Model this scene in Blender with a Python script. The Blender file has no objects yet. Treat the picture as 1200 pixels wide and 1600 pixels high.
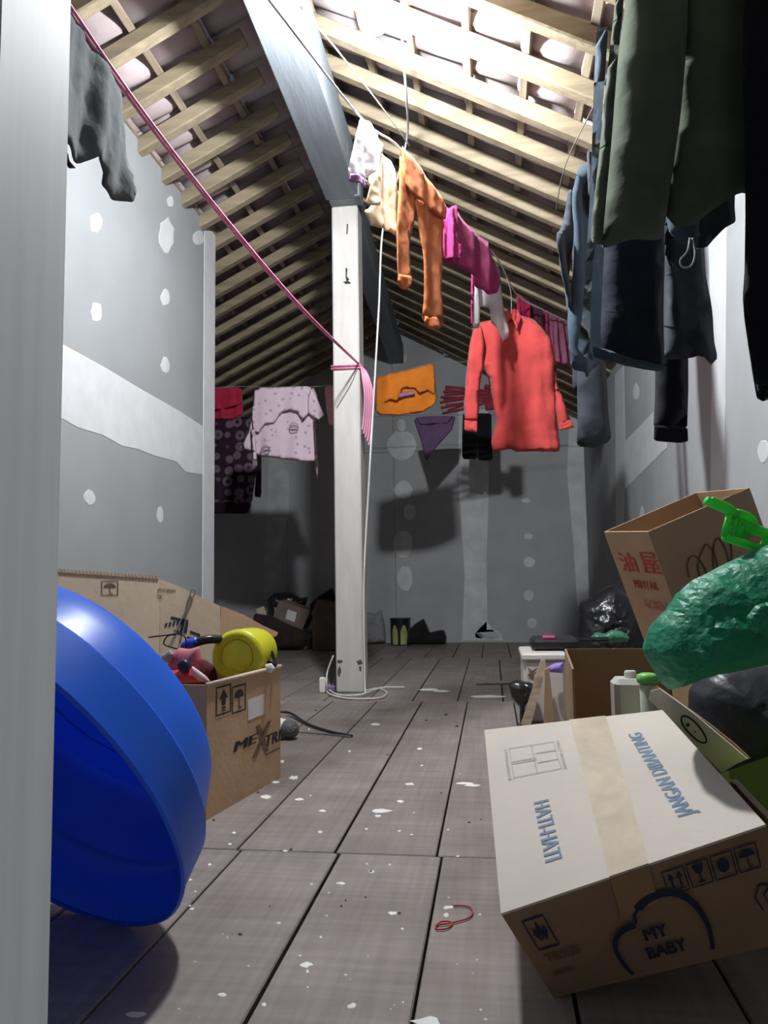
import bpy, math, random
import numpy as np
from mathutils import Vector, Matrix, Euler
from mathutils.geometry import delaunay_2d_cdt
from mathutils import noise as mnoise

random.seed(7)
SC = bpy.context.scene
COL = SC.collection
PI = math.pi

# ------------------------------------------------------------------ camera, world, exposure
CAM_H, FPX = 0.62, 1200.0
YAW, PITCH, ROLL = math.radians(7.9), math.radians(5.2), math.radians(-0.9)
_fw = Vector((-math.sin(YAW) * math.cos(PITCH), math.cos(YAW) * math.cos(PITCH), math.sin(PITCH)))
_rt0 = Vector((math.cos(YAW), math.sin(YAW), 0))
_up0 = _rt0.cross(_fw)
_rt = _rt0 * math.cos(ROLL) + _up0 * math.sin(ROLL)
_up = -_rt0 * math.sin(ROLL) + _up0 * math.cos(ROLL)
cam_data = bpy.data.cameras.new('camera')
cam_data.sensor_fit = 'HORIZONTAL'
cam_data.sensor_width = 36.0
cam_data.lens = 36.0 * FPX / 1200.0
cam_data.clip_start = 0.02
cam = bpy.data.objects.new('camera', cam_data)
COL.objects.link(cam)
M = Matrix((_rt, _up, -_fw)).transposed().to_4x4()
M.translation = Vector((0, 0, CAM_H))
cam.matrix_world = M
SC.camera = cam

world = bpy.data.worlds.new('night')
SC.world = world
world.use_nodes = True
world.node_tree.nodes['Background'].inputs[0].default_value = (0.55, 0.62, 0.75, 1)
world.node_tree.nodes['Background'].inputs[1].default_value = 0.015

SC.view_settings.view_transform = 'Standard'
SC.view_settings.look = 'None'
SC.view_settings.gamma = 1.0
SC.view_settings.use_curve_mapping = False
SC.view_settings.exposure = 2.5
BULB_STRENGTH = 330.0

# ------------------------------------------------------------------ placing by sight lines
EYE = Vector((0, 0, CAM_H))


def ray(px, py):
    return _fw + _rt * ((px - 600) / FPX) - _up * ((py - 800) / FPX)


def at(px, py, Y):
    r = ray(px, py)
    return EYE + r * (Y / r.y)


def atx(px, py, X):
    r = ray(px, py)
    return EYE + r * (X / r.x)


def atz(px, py, Z):
    r = ray(px, py)
    return EYE + r * ((Z - CAM_H) / r.z)


class Pl:
    """upright plane through (x, y) running along azimuth theta (degrees, 0 = +X); n looks towards the viewer's side"""

    def __init__(s, x, y, th=0.0, lean=0.0):
        t = math.radians(th)
        s.u = Vector((math.cos(t), math.sin(t), 0))
        s.n = Vector((math.sin(t), -math.cos(t), 0))
        s.v = Vector((0, 0, 1))
        if lean:
            q = Matrix.Rotation(math.radians(lean), 3, s.u)
            s.v = q @ s.v
            s.n = q @ s.n
        s.o = Vector((x, y, 0))

    def px(s, a, b):
        r = ray(a, b)
        k = (s.o - EYE).dot(s.n) / r.dot(s.n)
        return EYE + r * k

    def uv(s, p):
        d = p - s.o
        return (d.dot(s.u), d.dot(s.v))

    def xyz(s, u, v, n=0.0):
        return s.o + s.u * u + s.v * v + s.n * n


# ------------------------------------------------------------------ materials
MATS = {}


def newmat(name):
    m = bpy.data.materials.new(name)
    m.use_nodes = True
    nt = m.node_tree
    return m, nt, nt.nodes['Principled BSDF'], nt.nodes['Material Output']


def mat(name, col, rough=0.7, var=0.12, scale=6.0, bump=0.0, bscale=40.0, stretch=(1, 1, 1), spec=0.3, metal=0.0,
        trans=0.0, rnd=0.0, col2=None, sheen=0.0, coords='Object', bdist=0.01):
    if name in MATS:
        return MATS[name]
    m, nt, b, out = newmat(name)
    N, L = nt.nodes, nt.links
    tc = N.new('ShaderNodeTexCoord')
    mp = N.new('ShaderNodeMapping')
    mp.inputs['Scale'].default_value = stretch
    L.new(tc.outputs[coords], mp.inputs[0])
    nz = N.new('ShaderNodeTexNoise')
    nz.inputs['Scale'].default_value = scale
    nz.inputs['Detail'].default_value = 5
    L.new(mp.outputs[0], nz.inputs['Vector'])
    cr = N.new('ShaderNodeValToRGB')
    c2 = col2 or [max(0, c * (1 - 2 * var)) for c in col]
    c1 = [min(1, c * (1 + var)) for c in col] if not col2 else col
    cr.color_ramp.elements[0].color = (*c2, 1)
    cr.color_ramp.elements[1].color = (*c1, 1)
    cr.color_ramp.elements[0].position = 0.3
    cr.color_ramp.elements[1].position = 0.7
    L.new(nz.outputs['Fac'], cr.inputs[0])
    last = cr.outputs[0]
    if rnd:
        oi = N.new('ShaderNodeObjectInfo')
        mr = N.new('ShaderNodeMapRange')
        mr.inputs['To Min'].default_value = 1 - rnd
        mr.inputs['To Max'].default_value = 1 + rnd
        L.new(oi.outputs['Random'], mr.inputs['Value'])
        mx = N.new('ShaderNodeVectorMath')
        mx.operation = 'SCALE'
        L.new(last, mx.inputs[0])
        L.new(mr.outputs[0], mx.inputs['Scale'])
        last = mx.outputs[0]
    L.new(last, b.inputs['Base Color'])
    b.inputs['Roughness'].default_value = rough
    b.inputs['Specular IOR Level'].default_value = spec
    b.inputs['Metallic'].default_value = metal
    if sheen:
        b.inputs['Sheen Weight'].default_value = sheen
    if bump:
        n2 = N.new('ShaderNodeTexNoise')
        n2.inputs['Scale'].default_value = bscale
        n2.inputs['Detail'].default_value = 4
        L.new(mp.outputs[0], n2.inputs['Vector'])
        bp = N.new('ShaderNodeBump')
        bp.inputs['Strength'].default_value = bump
        bp.inputs['Distance'].default_value = bdist
        L.new(n2.outputs['Fac'], bp.inputs['Height'])
        L.new(bp.outputs[0], b.inputs['Normal'])
    if trans:
        tr = N.new('ShaderNodeBsdfTranslucent')
        L.new(last, tr.inputs['Color'])
        ms = N.new('ShaderNodeMixShader')
        ms.inputs[0].default_value = trans
        L.new(b.outputs[0], ms.inputs[1])
        L.new(tr.outputs[0], ms.inputs[2])
        L.new(ms.outputs[0], out.inputs['Surface'])
    MATS[name] = m
    return m


def cloth(name, col, trans=0.18, var=0.1, bump=0.35, bscale=18.0):
    return mat('cloth_' + name, col, rough=0.95, var=var, scale=9, bump=bump, bscale=bscale, spec=0.1, trans=trans,
               sheen=0.1, bdist=0.012)


def plast(name, col, rough=0.35, trans=0.0, bump=0.0, bscale=12):
    return mat('plastic_' + name, col, rough=rough, var=0.05, scale=8, spec=0.45, trans=trans, bump=bump, bscale=bscale)


def floor_mat():
    m, nt, b, out = newmat('floor_board')
    N, L = nt.nodes, nt.links
    tc = N.new('ShaderNodeTexCoord')
    oi = N.new('ShaderNodeObjectInfo')
    add = N.new('ShaderNodeVectorMath')
    add.operation = 'ADD'
    sc = N.new('ShaderNodeVectorMath')
    sc.operation = 'SCALE'
    L.new(oi.outputs['Location'], sc.inputs[0])
    sc.inputs['Scale'].default_value = 3.7
    L.new(tc.outputs['Object'], add.inputs[0])
    L.new(sc.outputs[0], add.inputs[1])

    def noise(scale, st, det=5):
        mp = N.new('ShaderNodeMapping')
        mp.inputs['Scale'].default_value = st
        L.new(add.outputs[0], mp.inputs[0])
        n = N.new('ShaderNodeTexNoise')
        n.inputs['Scale'].default_value = scale
        n.inputs['Detail'].default_value = det
        L.new(mp.outputs[0], n.inputs['Vector'])
        return n.outputs['Fac']

    grain = noise(60, (1, 0.04, 1))
    crossw = noise(50, (0.05, 1, 1))
    blot = noise(5, (1, 1, 1))

    def ramp(src, a, b_, c0, c1):
        r = N.new('ShaderNodeValToRGB')
        r.color_ramp.elements[0].position = a
        r.color_ramp.elements[1].position = b_
        r.color_ramp.elements[0].color = (*c0, 1)
        r.color_ramp.elements[1].color = (*c1, 1)
        L.new(src, r.inputs[0])
        return r.outputs[0]

    def mul(a, b_):
        x = N.new('ShaderNodeMix')
        x.data_type = 'RGBA'
        x.blend_type = 'MULTIPLY'
        x.inputs[0].default_value = 1
        L.new(a, x.inputs[6])
        L.new(b_, x.inputs[7])
        return x.outputs[2]

    base = ramp(blot, 0.3, 0.72, (0.23, 0.195, 0.178), (0.325, 0.282, 0.262))
    g = ramp(grain, 0.35, 0.65, (0.86, 0.855, 0.85), (1.02, 1.02, 1.02))
    c = ramp(crossw, 0.35, 0.65, (0.86, 0.85, 0.85), (1.02, 1.02, 1.02))
    mr = N.new('ShaderNodeMapRange')
    mr.inputs['To Min'].default_value = 0.9
    mr.inputs['To Max'].default_value = 1.08
    L.new(oi.outputs['Random'], mr.inputs['Value'])
    v = N.new('ShaderNodeVectorMath')
    v.operation = 'SCALE'
    L.new(mul(mul(base, g), c), v.inputs[0])
    L.new(mr.outputs[0], v.inputs['Scale'])
    L.new(v.outputs[0], b.inputs['Base Color'])
    b.inputs['Roughness'].default_value = 0.55
    b.inputs['Specular IOR Level'].default_value = 0.3
    bp = N.new('ShaderNodeBump')
    bp.inputs['Strength'].default_value = 0.25
    bp.inputs['Distance'].default_value = 0.004
    L.new(grain, bp.inputs['Height'])
    L.new(bp.outputs[0], b.inputs['Normal'])
    return m


def dots_mat(name, base, spot, scale, lo, hi, ring=False, trans=0.15):
    """cloth with a scattered print: voronoi dots or rings"""
    m, nt, b, out = newmat(name)
    N, L = nt.nodes, nt.links
    tc = N.new('ShaderNodeTexCoord')
    vo = N.new('ShaderNodeTexVoronoi')
    vo.inputs['Scale'].default_value = scale
    vo.inputs['Randomness'].default_value = 0.35 if ring else 0.9
    L.new(tc.outputs['Object'], vo.inputs['Vector'])
    cr = N.new('ShaderNodeValToRGB')
    e = cr.color_ramp.elements
    if ring:
        e[0].position, e[0].color = lo - 0.12, (*base, 1)
        e[1].position, e[1].color = lo, (*spot, 1)
        x = e.new(hi); x.color = (*spot, 1)
        x = e.new(hi + 0.08); x.color = (*base, 1)
    else:
        e[0].position, e[0].color = lo, (*spot, 1)
        e[1].position, e[1].color = hi, (*base, 1)
    L.new(vo.outputs['Distance'], cr.inputs[0])
    L.new(cr.outputs[0], b.inputs['Base Color'])
    b.inputs['Roughness'].default_value = 0.95
    b.inputs['Specular IOR Level'].default_value = 0.1
    tr = N.new('ShaderNodeBsdfTranslucent')
    L.new(cr.outputs[0], tr.inputs['Color'])
    ms = N.new('ShaderNodeMixShader')
    ms.inputs[0].default_value = trans
    L.new(b.outputs[0], ms.inputs[1])
    L.new(tr.outputs[0], ms.inputs[2])
    L.new(ms.outputs[0], out.inputs['Surface'])
    return m


M_FLOOR = floor_mat()
M_DARK = mat('dark_gap', (0.02, 0.018, 0.016), rough=0.95)
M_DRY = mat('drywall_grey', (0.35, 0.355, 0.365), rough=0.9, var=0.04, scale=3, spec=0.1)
M_DRYL = mat('drywall_darkened_near_lamp', (0.29, 0.305, 0.315), rough=0.9, var=0.03, scale=3, spec=0.1)  # board grey darkened to offset the strong lamplight on the left wall
M_DRYB = mat('drywall_lightened_far_from_lamp', (0.47, 0.475, 0.485), rough=0.9, var=0.05, scale=3, spec=0.1)  # same board, colour lightened to offset lamp falloff at the far wall
M_PUTTY = mat('putty_white', (0.56, 0.57, 0.585), rough=0.9, var=0.04, scale=9, spec=0.1)
M_PUTTYB = mat('putty_grey', (0.74, 0.74, 0.75), rough=0.9, var=0.08, scale=7, spec=0.1)
M_RAFTER = mat('rafter_wood', (0.34, 0.28, 0.19), spec=.05, rough=0.9, var=0.16, scale=7, stretch=(0.35, 4, 4), bump=0.2, bscale=30, rnd=0.14)
M_BATTEN = mat('batten_wood', (0.30, 0.24, 0.17), rough=0.85, var=0.18, scale=8, stretch=(4, 0.4, 4), rnd=0.15)
M_TILE = mat('clay_tile', (0.36, 0.27, 0.265), rough=0.95, col2=(0.42, 0.39, 0.41), scale=5, spec=0.03, rnd=0.22, bump=0.2, bscale=25)
M_BEAM = mat('painted_beam', (0.22, 0.245, 0.27), rough=0.75, var=0.08, scale=6, stretch=(3, 0.4, 3), bump=0.15, bscale=20)
M_COLUMN = mat('painted_column', (0.52, 0.50, 0.48), rough=0.7, var=0.06, scale=9, stretch=(2, 2, 0.4), bump=0.15, bscale=25)
M_PILLAR = mat('painted_pillar', (0.60, 0.64, 0.655), rough=0.65, var=0.05, scale=5, stretch=(4, 4, 0.3))
M_CARD = mat('cardboard', (0.52, 0.36, 0.225), rough=0.9, var=0.06, scale=5, bump=0.1, bscale=60, spec=0.1)
M_CARDL = mat('cardboard_pale', (0.66, 0.54, 0.41), rough=0.9, var=0.05, scale=5, bump=0.1, bscale=40, spec=0.1)
M_CARDW = mat('cardboard_whitish', (0.78, 0.70, 0.62), rough=0.85, var=0.04, scale=4, bump=0.08, bscale=40, spec=0.15)
M_CARDI = mat('cardboard_inside', (0.50, 0.36, 0.23), rough=0.9, var=0.08, scale=9, spec=0.1)
M_CARDK = mat('cardboard_brown', (0.36, 0.245, 0.15), rough=0.9, var=0.07, scale=5, bump=0.1, bscale=60, spec=0.1)
M_INK = mat('print_dark', (0.035, 0.03, 0.03), rough=0.8, var=0.1)
M_INKS = mat('print_faded', (0.20, 0.13, 0.085), rough=0.85, var=0.2, scale=40)
M_INKB = mat('print_blue', (0.26, 0.36, 0.49), rough=0.8, var=0.1)
M_INKN = mat('print_navy', (0.035, 0.04, 0.085), rough=0.8, var=0.1)
M_INKR = mat('print_red', (0.55, 0.08, 0.07), rough=0.8, var=0.15, scale=60)
M_INKRF = mat('print_red_faded', (0.52, 0.22, 0.17), rough=0.85, var=0.2, scale=60)
M_INKG = mat('print_grey', (0.50, 0.47, 0.45), rough=0.85, var=0.1)
M_TAPE = mat('packing_tape', (0.60, 0.48, 0.33), rough=0.6, var=0.08, scale=30, spec=0.5)
M_WHITE = plast('white', (0.78, 0.77, 0.74), 0.4)
M_BLACK = plast('black', (0.015, 0.015, 0.017), 0.3)
M_ROPE = mat('pink_rope', (1.0, 0.26, 0.46), rough=0.6, var=0.15, scale=60)
M_LINE = mat('white_line', (0.75, 0.75, 0.75), rough=0.6)
M_CABLE = mat('white_cable', (0.70, 0.69, 0.66), rough=0.5)
M_WIRE = mat('grey_wire', (0.22, 0.21, 0.2), rough=0.5)
M_WOOD = mat('loose_wood', (0.52, 0.42, 0.30), rough=0.85, var=0.2, scale=8, stretch=(1, 1, 5))
M_WOODG = mat('grey_wood', (0.30, 0.26, 0.22), rough=0.85, var=0.2, scale=8)
M_BAGK = mat('black_bag', (0.018, 0.018, 0.02), rough=0.28, bump=0.5, bscale=14, spec=0.5, bdist=0.02)
M_BAGN = mat('dark_bag', (0.03, 0.032, 0.038), rough=0.4, bump=0.5, bscale=10, spec=0.4, bdist=0.02)
M_BAGG = mat('green_bag', (0.015, 0.33, 0.175), rough=0.45, var=0.12, bump=0.5, bscale=22, spec=0.4, trans=0.22, bdist=0.02)
M_TUB = mat('blue_tub', (0.028, 0.20, 0.95), rough=0.33, var=0.05, scale=3, spec=0.45, trans=0.32)

# ------------------------------------------------------------------ object helpers
WL = {}


def props(o, label=None, cat=None, group=None, kind=None):
    if label: o['label'] = label
    if cat: o['category'] = cat
    if group: o['group'] = group
    if kind: o['kind'] = kind
    return o


def link(o, parent, loc):
    """loc in world space (no rotated parents use this)"""
    COL.objects.link(o)
    loc = Vector(loc)
    if parent is not None:
        o.parent = parent
        o.location = loc - WL[parent.name]
    else:
        o.location = loc
    WL[o.name] = loc
    return o


def thing(name, label, cat, loc=(0, 0, 0), group=None, kind=None):
    o = bpy.data.objects.new(name, None)
    o.empty_display_size = 0.05
    link(o, None, loc)
    return props(o, label, cat, group, kind)


def mk(name, verts, faces, material, parent=None, loc=None, smooth=False, kind=None):
    """one mesh object from world-space vertices"""
    verts = [Vector(v) for v in verts]
    if loc is None:
        if parent is not None:
            loc = WL[parent.name]
        else:
            lo = [min(v[i] for v in verts) for i in range(3)]
            hi = [max(v[i] for v in verts) for i in range(3)]
            loc = Vector(((lo[0] + hi[0]) / 2, (lo[1] + hi[1]) / 2, lo[2]))
    loc = Vector(loc)
    me = bpy.data.meshes.new(name)
    me.from_pydata([v - loc for v in verts], [], faces)
    me.materials.append(material)
    if smooth:
        me.polygons.foreach_set('use_smooth', [True] * len(me.polygons))
    me.update()
    o = bpy.data.objects.new(name, me)
    link(o, parent, loc)
    if kind: o['kind'] = kind
    return o


def box_vf(lo, hi):
    x0, y0, z0 = lo
    x1, y1, z1 = hi
    v = [(x0, y0, z0), (x1, y0, z0), (x1, y1, z0), (x0, y1, z0), (x0, y0, z1), (x1, y0, z1), (x1, y1, z1), (x0, y1, z1)]
    return v, HEX


HEX = [(3, 2, 1, 0), (4, 5, 6, 7), (0, 1, 5, 4), (1, 2, 6, 5), (2, 3, 7, 6), (3, 0, 4, 7)]


def join_vf(*vfs):
    V, F = [], []
    for v, f in vfs:
        o = len(V)
        V += list(v)
        F += [tuple(i + o for i in q) for q in f]
    return V, F


def bevel(o, w=0.004, seg=2):
    md = o.modifiers.new('bevel', 'BEVEL')
    md.width = w
    md.segments = seg
    md.limit_method = 'ANGLE'
    return o


def bevbox(lo, hi, b):
    """box with small chamfers, 44 triangles: vertices world space"""
    V, F = [], []
    lo, hi = Vector(lo), Vector(hi)
    idx = {}
    for sx in (0, 1):
        for sy in (0, 1):
            for sz in (0, 1):
                c = Vector((hi.x if sx else lo.x, hi.y if sy else lo.y, hi.z if sz else lo.z))
                d = Vector((-1 if sx else 1, -1 if sy else 1, -1 if sz else 1)) * b
                for ax in range(3):
                    p = c.copy()
                    for k in range(3):
                        if k != ax:
                            p[k] += d[k]
                    idx[(sx, sy, sz, ax)] = len(V)
                    V.append(p)
    g = lambda a, ax: idx[(*a, ax)]
    for ax in range(3):
        o1, o2 = [k for k in range(3) if k != ax]
        for s in (0, 1):
            q = []
            for a, b_ in ((0, 0), (1, 0), (1, 1), (0, 1)):
                t = [0, 0, 0]
                t[ax] = s; t[o1] = a; t[o2] = b_
                q.append(g(t, ax))
            F.append(tuple(q))
    for ax in range(3):
        o1, o2 = [k for k in range(3) if k != ax]
        for a in (0, 1):
            for b_ in (0, 1):
                t0 = [0, 0, 0]; t0[o1] = a; t0[o2] = b_; t0[ax] = 0
                t1 = list(t0); t1[ax] = 1
                F.append((g(t0, o1), g(t1, o1), g(t1, o2), g(t0, o2)))
    for sx in (0, 1):
        for sy in (0, 1):
            for sz in (0, 1):
                F.append(tuple(idx[(sx, sy, sz, k)] for k in range(3)))
    return V, F


def fix_normals(o):
    import bmesh
    bm = bmesh.new()
    bm.from_mesh(o.data)
    bmesh.ops.recalc_face_normals(bm, faces=bm.faces)
    bm.to_mesh(o.data)
    bm.free()
    return o


def catmull(pts, n=8, closed=False):
    P = [Vector(p) for p in pts]
    out = []
    m = len(P)
    rng = range(m) if closed else range(m - 1)
    for i in rng:
        if closed:
            p0, p1, p2, p3 = P[(i - 1) % m], P[i], P[(i + 1) % m], P[(i + 2) % m]
        else:
            p0, p1, p2, p3 = P[max(i - 1, 0)], P[i], P[i + 1], P[min(i + 2, m - 1)]
        for k in range(n):
            t = k / n
            out.append(0.5 * ((2 * p1) + (p2 - p0) * t + (2 * p0 - 5 * p1 + 4 * p2 - p3) * t * t + (3 * p1 - p0 - 3 * p2 + p3) * t ** 3))
    if not closed:
        out.append(P[-1])
    return out


def tube_vf(pts, r, seg=8, closed=False, taper=None):
    P = [Vector(p) for p in pts]
    V, F = [], []
    n = len(P)
    up = Vector((0, 0, 1))
    prev = None
    for i, p in enumerate(P):
        if closed:
            d = P[(i + 1) % n] - P[i - 1]
        else:
            d = P[min(i + 1, n - 1)] - P[max(i - 1, 0)]
        if d.length < 1e-9: d = Vector((0, 0, 1))
        d.normalize()
        if prev is None:
            a = d.orthogonal().normalized()
        else:
            a = (prev - d * prev.dot(d))
            a = a.normalized() if a.length > 1e-6 else d.orthogonal().normalized()
        prev = a
        b = d.cross(a)
        rr = r if taper is None else r * taper(i / max(1, n - 1))
        for k in range(seg):
            t = 2 * PI * k / seg
            V.append(p + a * (rr * math.cos(t)) + b * (rr * math.sin(t)))
    m = n if closed else n - 1
    for i in range(m):
        j = (i + 1) % n
        for k in range(seg):
            F.append((i * seg + k, i * seg + (k + 1) % seg, j * seg + (k + 1) % seg, j * seg + k))
    if not closed:
        F.append(tuple(range(seg))[::-1])
        F.append(tuple((n - 1) * seg + k for k in range(seg)))
    return V, F


def tube(name, pts, r, material, parent=None, n=8, seg=8, closed=False, smoothpath=True, loc=None):
    P = catmull(pts, n, closed) if smoothpath and len(pts) > 2 else pts
    v, f = tube_vf(P, r, seg, closed)
    return mk(name, v, f, material, parent, smooth=True, loc=loc)


def lathe_vf(profile, origin, axis, seg=24, wob=None):
    """profile: list of (radius, distance along axis)"""
    o = Vector(origin)
    d = Vector(axis).normalized()
    a = d.orthogonal().normalized()
    b = d.cross(a)
    V, F = [], []
    for i, (r, h) in enumerate(profile):
        for k in range(seg):
            t = 2 * PI * k / seg
            rr = r * (wob(t, h) if wob else 1)
            V.append(o + d * h + a * (rr * math.cos(t)) + b * (rr * math.sin(t)))
    for i in range(len(profile) - 1):
        for k in range(seg):
            F.append((i * seg + k, i * seg + (k + 1) % seg, (i + 1) * seg + (k + 1) % seg, (i + 1) * seg + k))
    F.append(tuple(range(seg))[::-1])
    F.append(tuple((len(profile) - 1) * seg + k for k in range(seg)))
    return V, F


def resample(poly, step):
    out = []
    n = len(poly)
    for i in range(n):
        a, b = np.array(poly[i]), np.array(poly[(i + 1) % n])
        k = max(1, int(round(np.hypot(*(b - a)) / step)))
        for j in range(k):
            out.append(tuple(a + (b - a) * j / k))
    return out


def chaikin(poly, it=1, w=0.2):
    for _ in range(it):
        o = []
        n = len(poly)
        for i in range(n):
            a, b = np.array(poly[i]), np.array(poly[(i + 1) % n])
            o.append(tuple(a * (1 - w) + b * w))
            o.append(tuple(a * w + b * (1 - w)))
        poly = o
    return poly


def poly_dist(P, poly):
    A = np.array(poly)
    B = np.roll(A, -1, 0)
    d = B - A
    L2 = (d ** 2).sum(1) + 1e-12
    t = np.clip(((P[:, None, :] - A[None]) * d[None]).sum(-1) / L2[None], 0, 1)
    q = A[None] + t[..., None] * d[None]
    return np.sqrt(((P[:, None, :] - q) ** 2).sum(-1)).min(1)


def inside(P, poly):
    A = np.array(poly)
    B = np.roll(A, -1, 0)
    x, y = P[:, 0:1], P[:, 1:2]
    c = ((A[None, :, 1] > y) != (B[None, :, 1] > y))
    xi = A[None, :, 0] + (y - A[None, :, 1]) * (B - A)[None, :, 0] / ((B - A)[None, :, 1] + 1e-15)
    return ((c & (x < xi)).sum(1) % 2) == 1


def pillow_vf(poly, plane, T=0.008, res=28, fold=0.008, freq=9.0, seed=0, off=0.0, rnd=None, wr=0.0, wrs=8.0, topfix=True, smooth=1):
    """two-layer sheet filling a 2-D outline on an upright plane: T half thickness, folds running down"""
    rs = random.Random(seed)
    if smooth:
        poly = chaikin(poly, smooth, .10)
    A = np.array(poly)
    lo, hi = A.min(0), A.max(0)
    size = max(hi - lo)
    step = size / res
    poly = resample(poly, step)
    A = np.array(poly)
    gx = np.arange(lo[0], hi[0], step)
    gy = np.arange(lo[1], hi[1], step)
    G = np.array([(x + rs.uniform(-.25, .25) * step, y + rs.uniform(-.25, .25) * step) for x in gx for y in gy])
    if len(G):
        G = G[inside(G, poly)]
    if len(G):
        G = G[poly_dist(G, poly) > 0.55 * step]
    pts = [Vector(p) for p in poly] + [Vector(p) for p in G]
    n = len(poly)
    res_ = delaunay_2d_cdt(pts, [], [list(range(n))], 1, 1e-7)
    V2 = np.array([tuple(v) for v in res_[0]])
    F2 = res_[2]
    e = poly_dist(V2, poly)
    border = e < 1e-5
    k = rnd or max(1.6 * T, step * .8)
    q = np.clip(e / k, 0, 1)
    half = T * np.sqrt(np.maximum(0, 1 - (1 - q) ** 2))
    s1, s2, s3 = rs.uniform(0, 6), rs.uniform(0, 6), rs.uniform(0, 6)
    H = max(1e-3, hi[1] - lo[1])
    g = (0.25 + 0.75 * (hi[1] - V2[:, 1]) / H) if topfix else np.ones(len(V2))
    U = V2[:, 0]
    W = V2[:, 1]
    D = fold * g * (np.sin(2 * PI * freq * U + 1.1 * np.sin(5 * W + s1) + s2) + 0.55 * np.sin(2 * PI * freq * 1.9 * U + 1.7 * np.sin(7 * W + s3) + s1)
                    + 0.5 * np.sin(2 * PI * freq * .45 * U + 9 * W + s3))
    V, F = [], []
    front, back = {}, {}
    for i, (u, w) in enumerate(V2):
        nz = 0.0
        nb = 0.0
        if wr:
            p = Vector((u * wrs + seed, w * wrs, seed * 1.7))
            nz = wr * q[i] * sum((.45 - 1.5 * abs(mnoise.noise(p * (2.1 ** k_) + Vector((k_ * 7.3, 0, 0))))) / 1.75 ** k_ for k_ in range(4))
            nb = nz if T < .02 else -wr * mnoise.noise(p + Vector((9, 3, 1))) * q[i]
        front[i] = len(V)
        V.append(plane.xyz(u, w, off + D[i] + half[i] + nz))
        if border[i]:
            back[i] = front[i]
        else:
            back[i] = len(V)
            V.append(plane.xyz(u, w, off + D[i] - half[i] + nb))
    for f in F2:
        F.append(tuple(front[i] for i in f))
        F.append(tuple(back[i] for i in reversed(f)))
    return V, F


def pxpoly(plane, pts):
    return [plane.uv(plane.px(*p)) for p in pts]


def sheet(name, pts, plane, material, parent=None, **kw):
    flat = kw.pop('flat', False)
    v, f = pillow_vf(pxpoly(plane, pts), plane, **kw)
    o = mk(name, v, f, material, parent, smooth=not flat)
    return fix_normals(o)


def garment(name, label, cat, material, plane, pieces, group=None, **kw):
    """pieces: list of (part name, outline in sight-line pixels, extra kwargs). One piece -> the mesh is the thing."""
    kw = dict(kw)
    kw['T'] = kw.get('T', .008) * .45
    pieces = [(a_, b_, dict(c_, T=c_['T'] * .45) if ('T' in c_ and 'rnd' not in c_) else c_) for a_, b_, c_ in pieces]
    kw.setdefault('wr', .004)
    kw.setdefault('wrs', 11)
    if len(pieces) == 1:
        nm, pts, ex = pieces[0]
        a = dict(kw); a.update(ex)
        m2 = a.pop('m', material)
        o = sheet(name, pts, a.pop('plane', plane), m2, None, **a)
        return props(o, label, cat, group)
    allp = [plane.px(*p) for p in pieces[0][1]]
    c = sum(allp, Vector()) / len(allp)
    c.z = min(p.z for p in allp)
    t = thing(name, label, cat, c, group)
    for i, (nm, pts, ex) in enumerate(pieces):
        a = dict(kw); a['seed'] = kw.get('seed', 0) + i * 13
        a.update(ex)
        m2 = a.pop('m', material)
        sheet(nm, pts, a.pop('plane', plane), m2, t, **a)
    return t


def patch(name, pts3, normal, material, parent, th=0.002, shrink=0.93, kind=None):
    """thin raised patch (putty, paint, print) from a 3-D outline on a flat surface"""
    P = [Vector(p) for p in pts3]
    n = Vector(normal)
    c = sum(P, Vector()) / len(P)
    k = len(P)
    V = [p + n * 0.0002 for p in P] + [c + (p - c) * shrink + n * th for p in P]
    F = [tuple(range(k, 2 * k))] + [(i, (i + 1) % k, k + (i + 1) % k, k + i) for i in range(k)]
    return mk(name, V, F, material, parent)


def blob(cx, cy, rx, ry, n=14, j=0.2, seed=0):
    r = random.Random(seed)
    return [(cx + rx * math.cos(2 * PI * i / n) * (1 + r.uniform(-j, j)), cy + ry * math.sin(2 * PI * i / n) * (1 + r.uniform(-j, j))) for i in range(n)]


# ---------------- printing on faces
def quad_pt(Q, u, v):
    """Q = corners (u0v0, u1v0, u1v1, u0v1)"""
    return Q[0] * ((1 - u) * (1 - v)) + Q[1] * (u * (1 - v)) + Q[2] * (u * v) + Q[3] * ((1 - u) * v)


_text_cache = {}


def text_vf(s, bold=0.0):
    key = (s, bold)
    if key in _text_cache: return _text_cache[key]
    c = bpy.data.curves.new('lettering', 'FONT')
    c.body = s
    c.resolution_u = 3
    c.offset = bold
    o = bpy.data.objects.new('lettering', c)
    COL.objects.link(o)
    dg = bpy.context.evaluated_depsgraph_get()
    e = o.evaluated_get(dg)
    me = e.to_mesh()
    V = np.array([tuple(v.co)[:2] for v in me.vertices])
    F = [tuple(p.vertices) for p in me.polygons]
    e.to_mesh_clear()
    bpy.data.objects.remove(o)
    bpy.data.curves.remove(c)
    V = (V - V.min(0)) / (V.max(0) - V.min(0))
    _text_cache[key] = (V, F)
    return V, F


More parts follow.
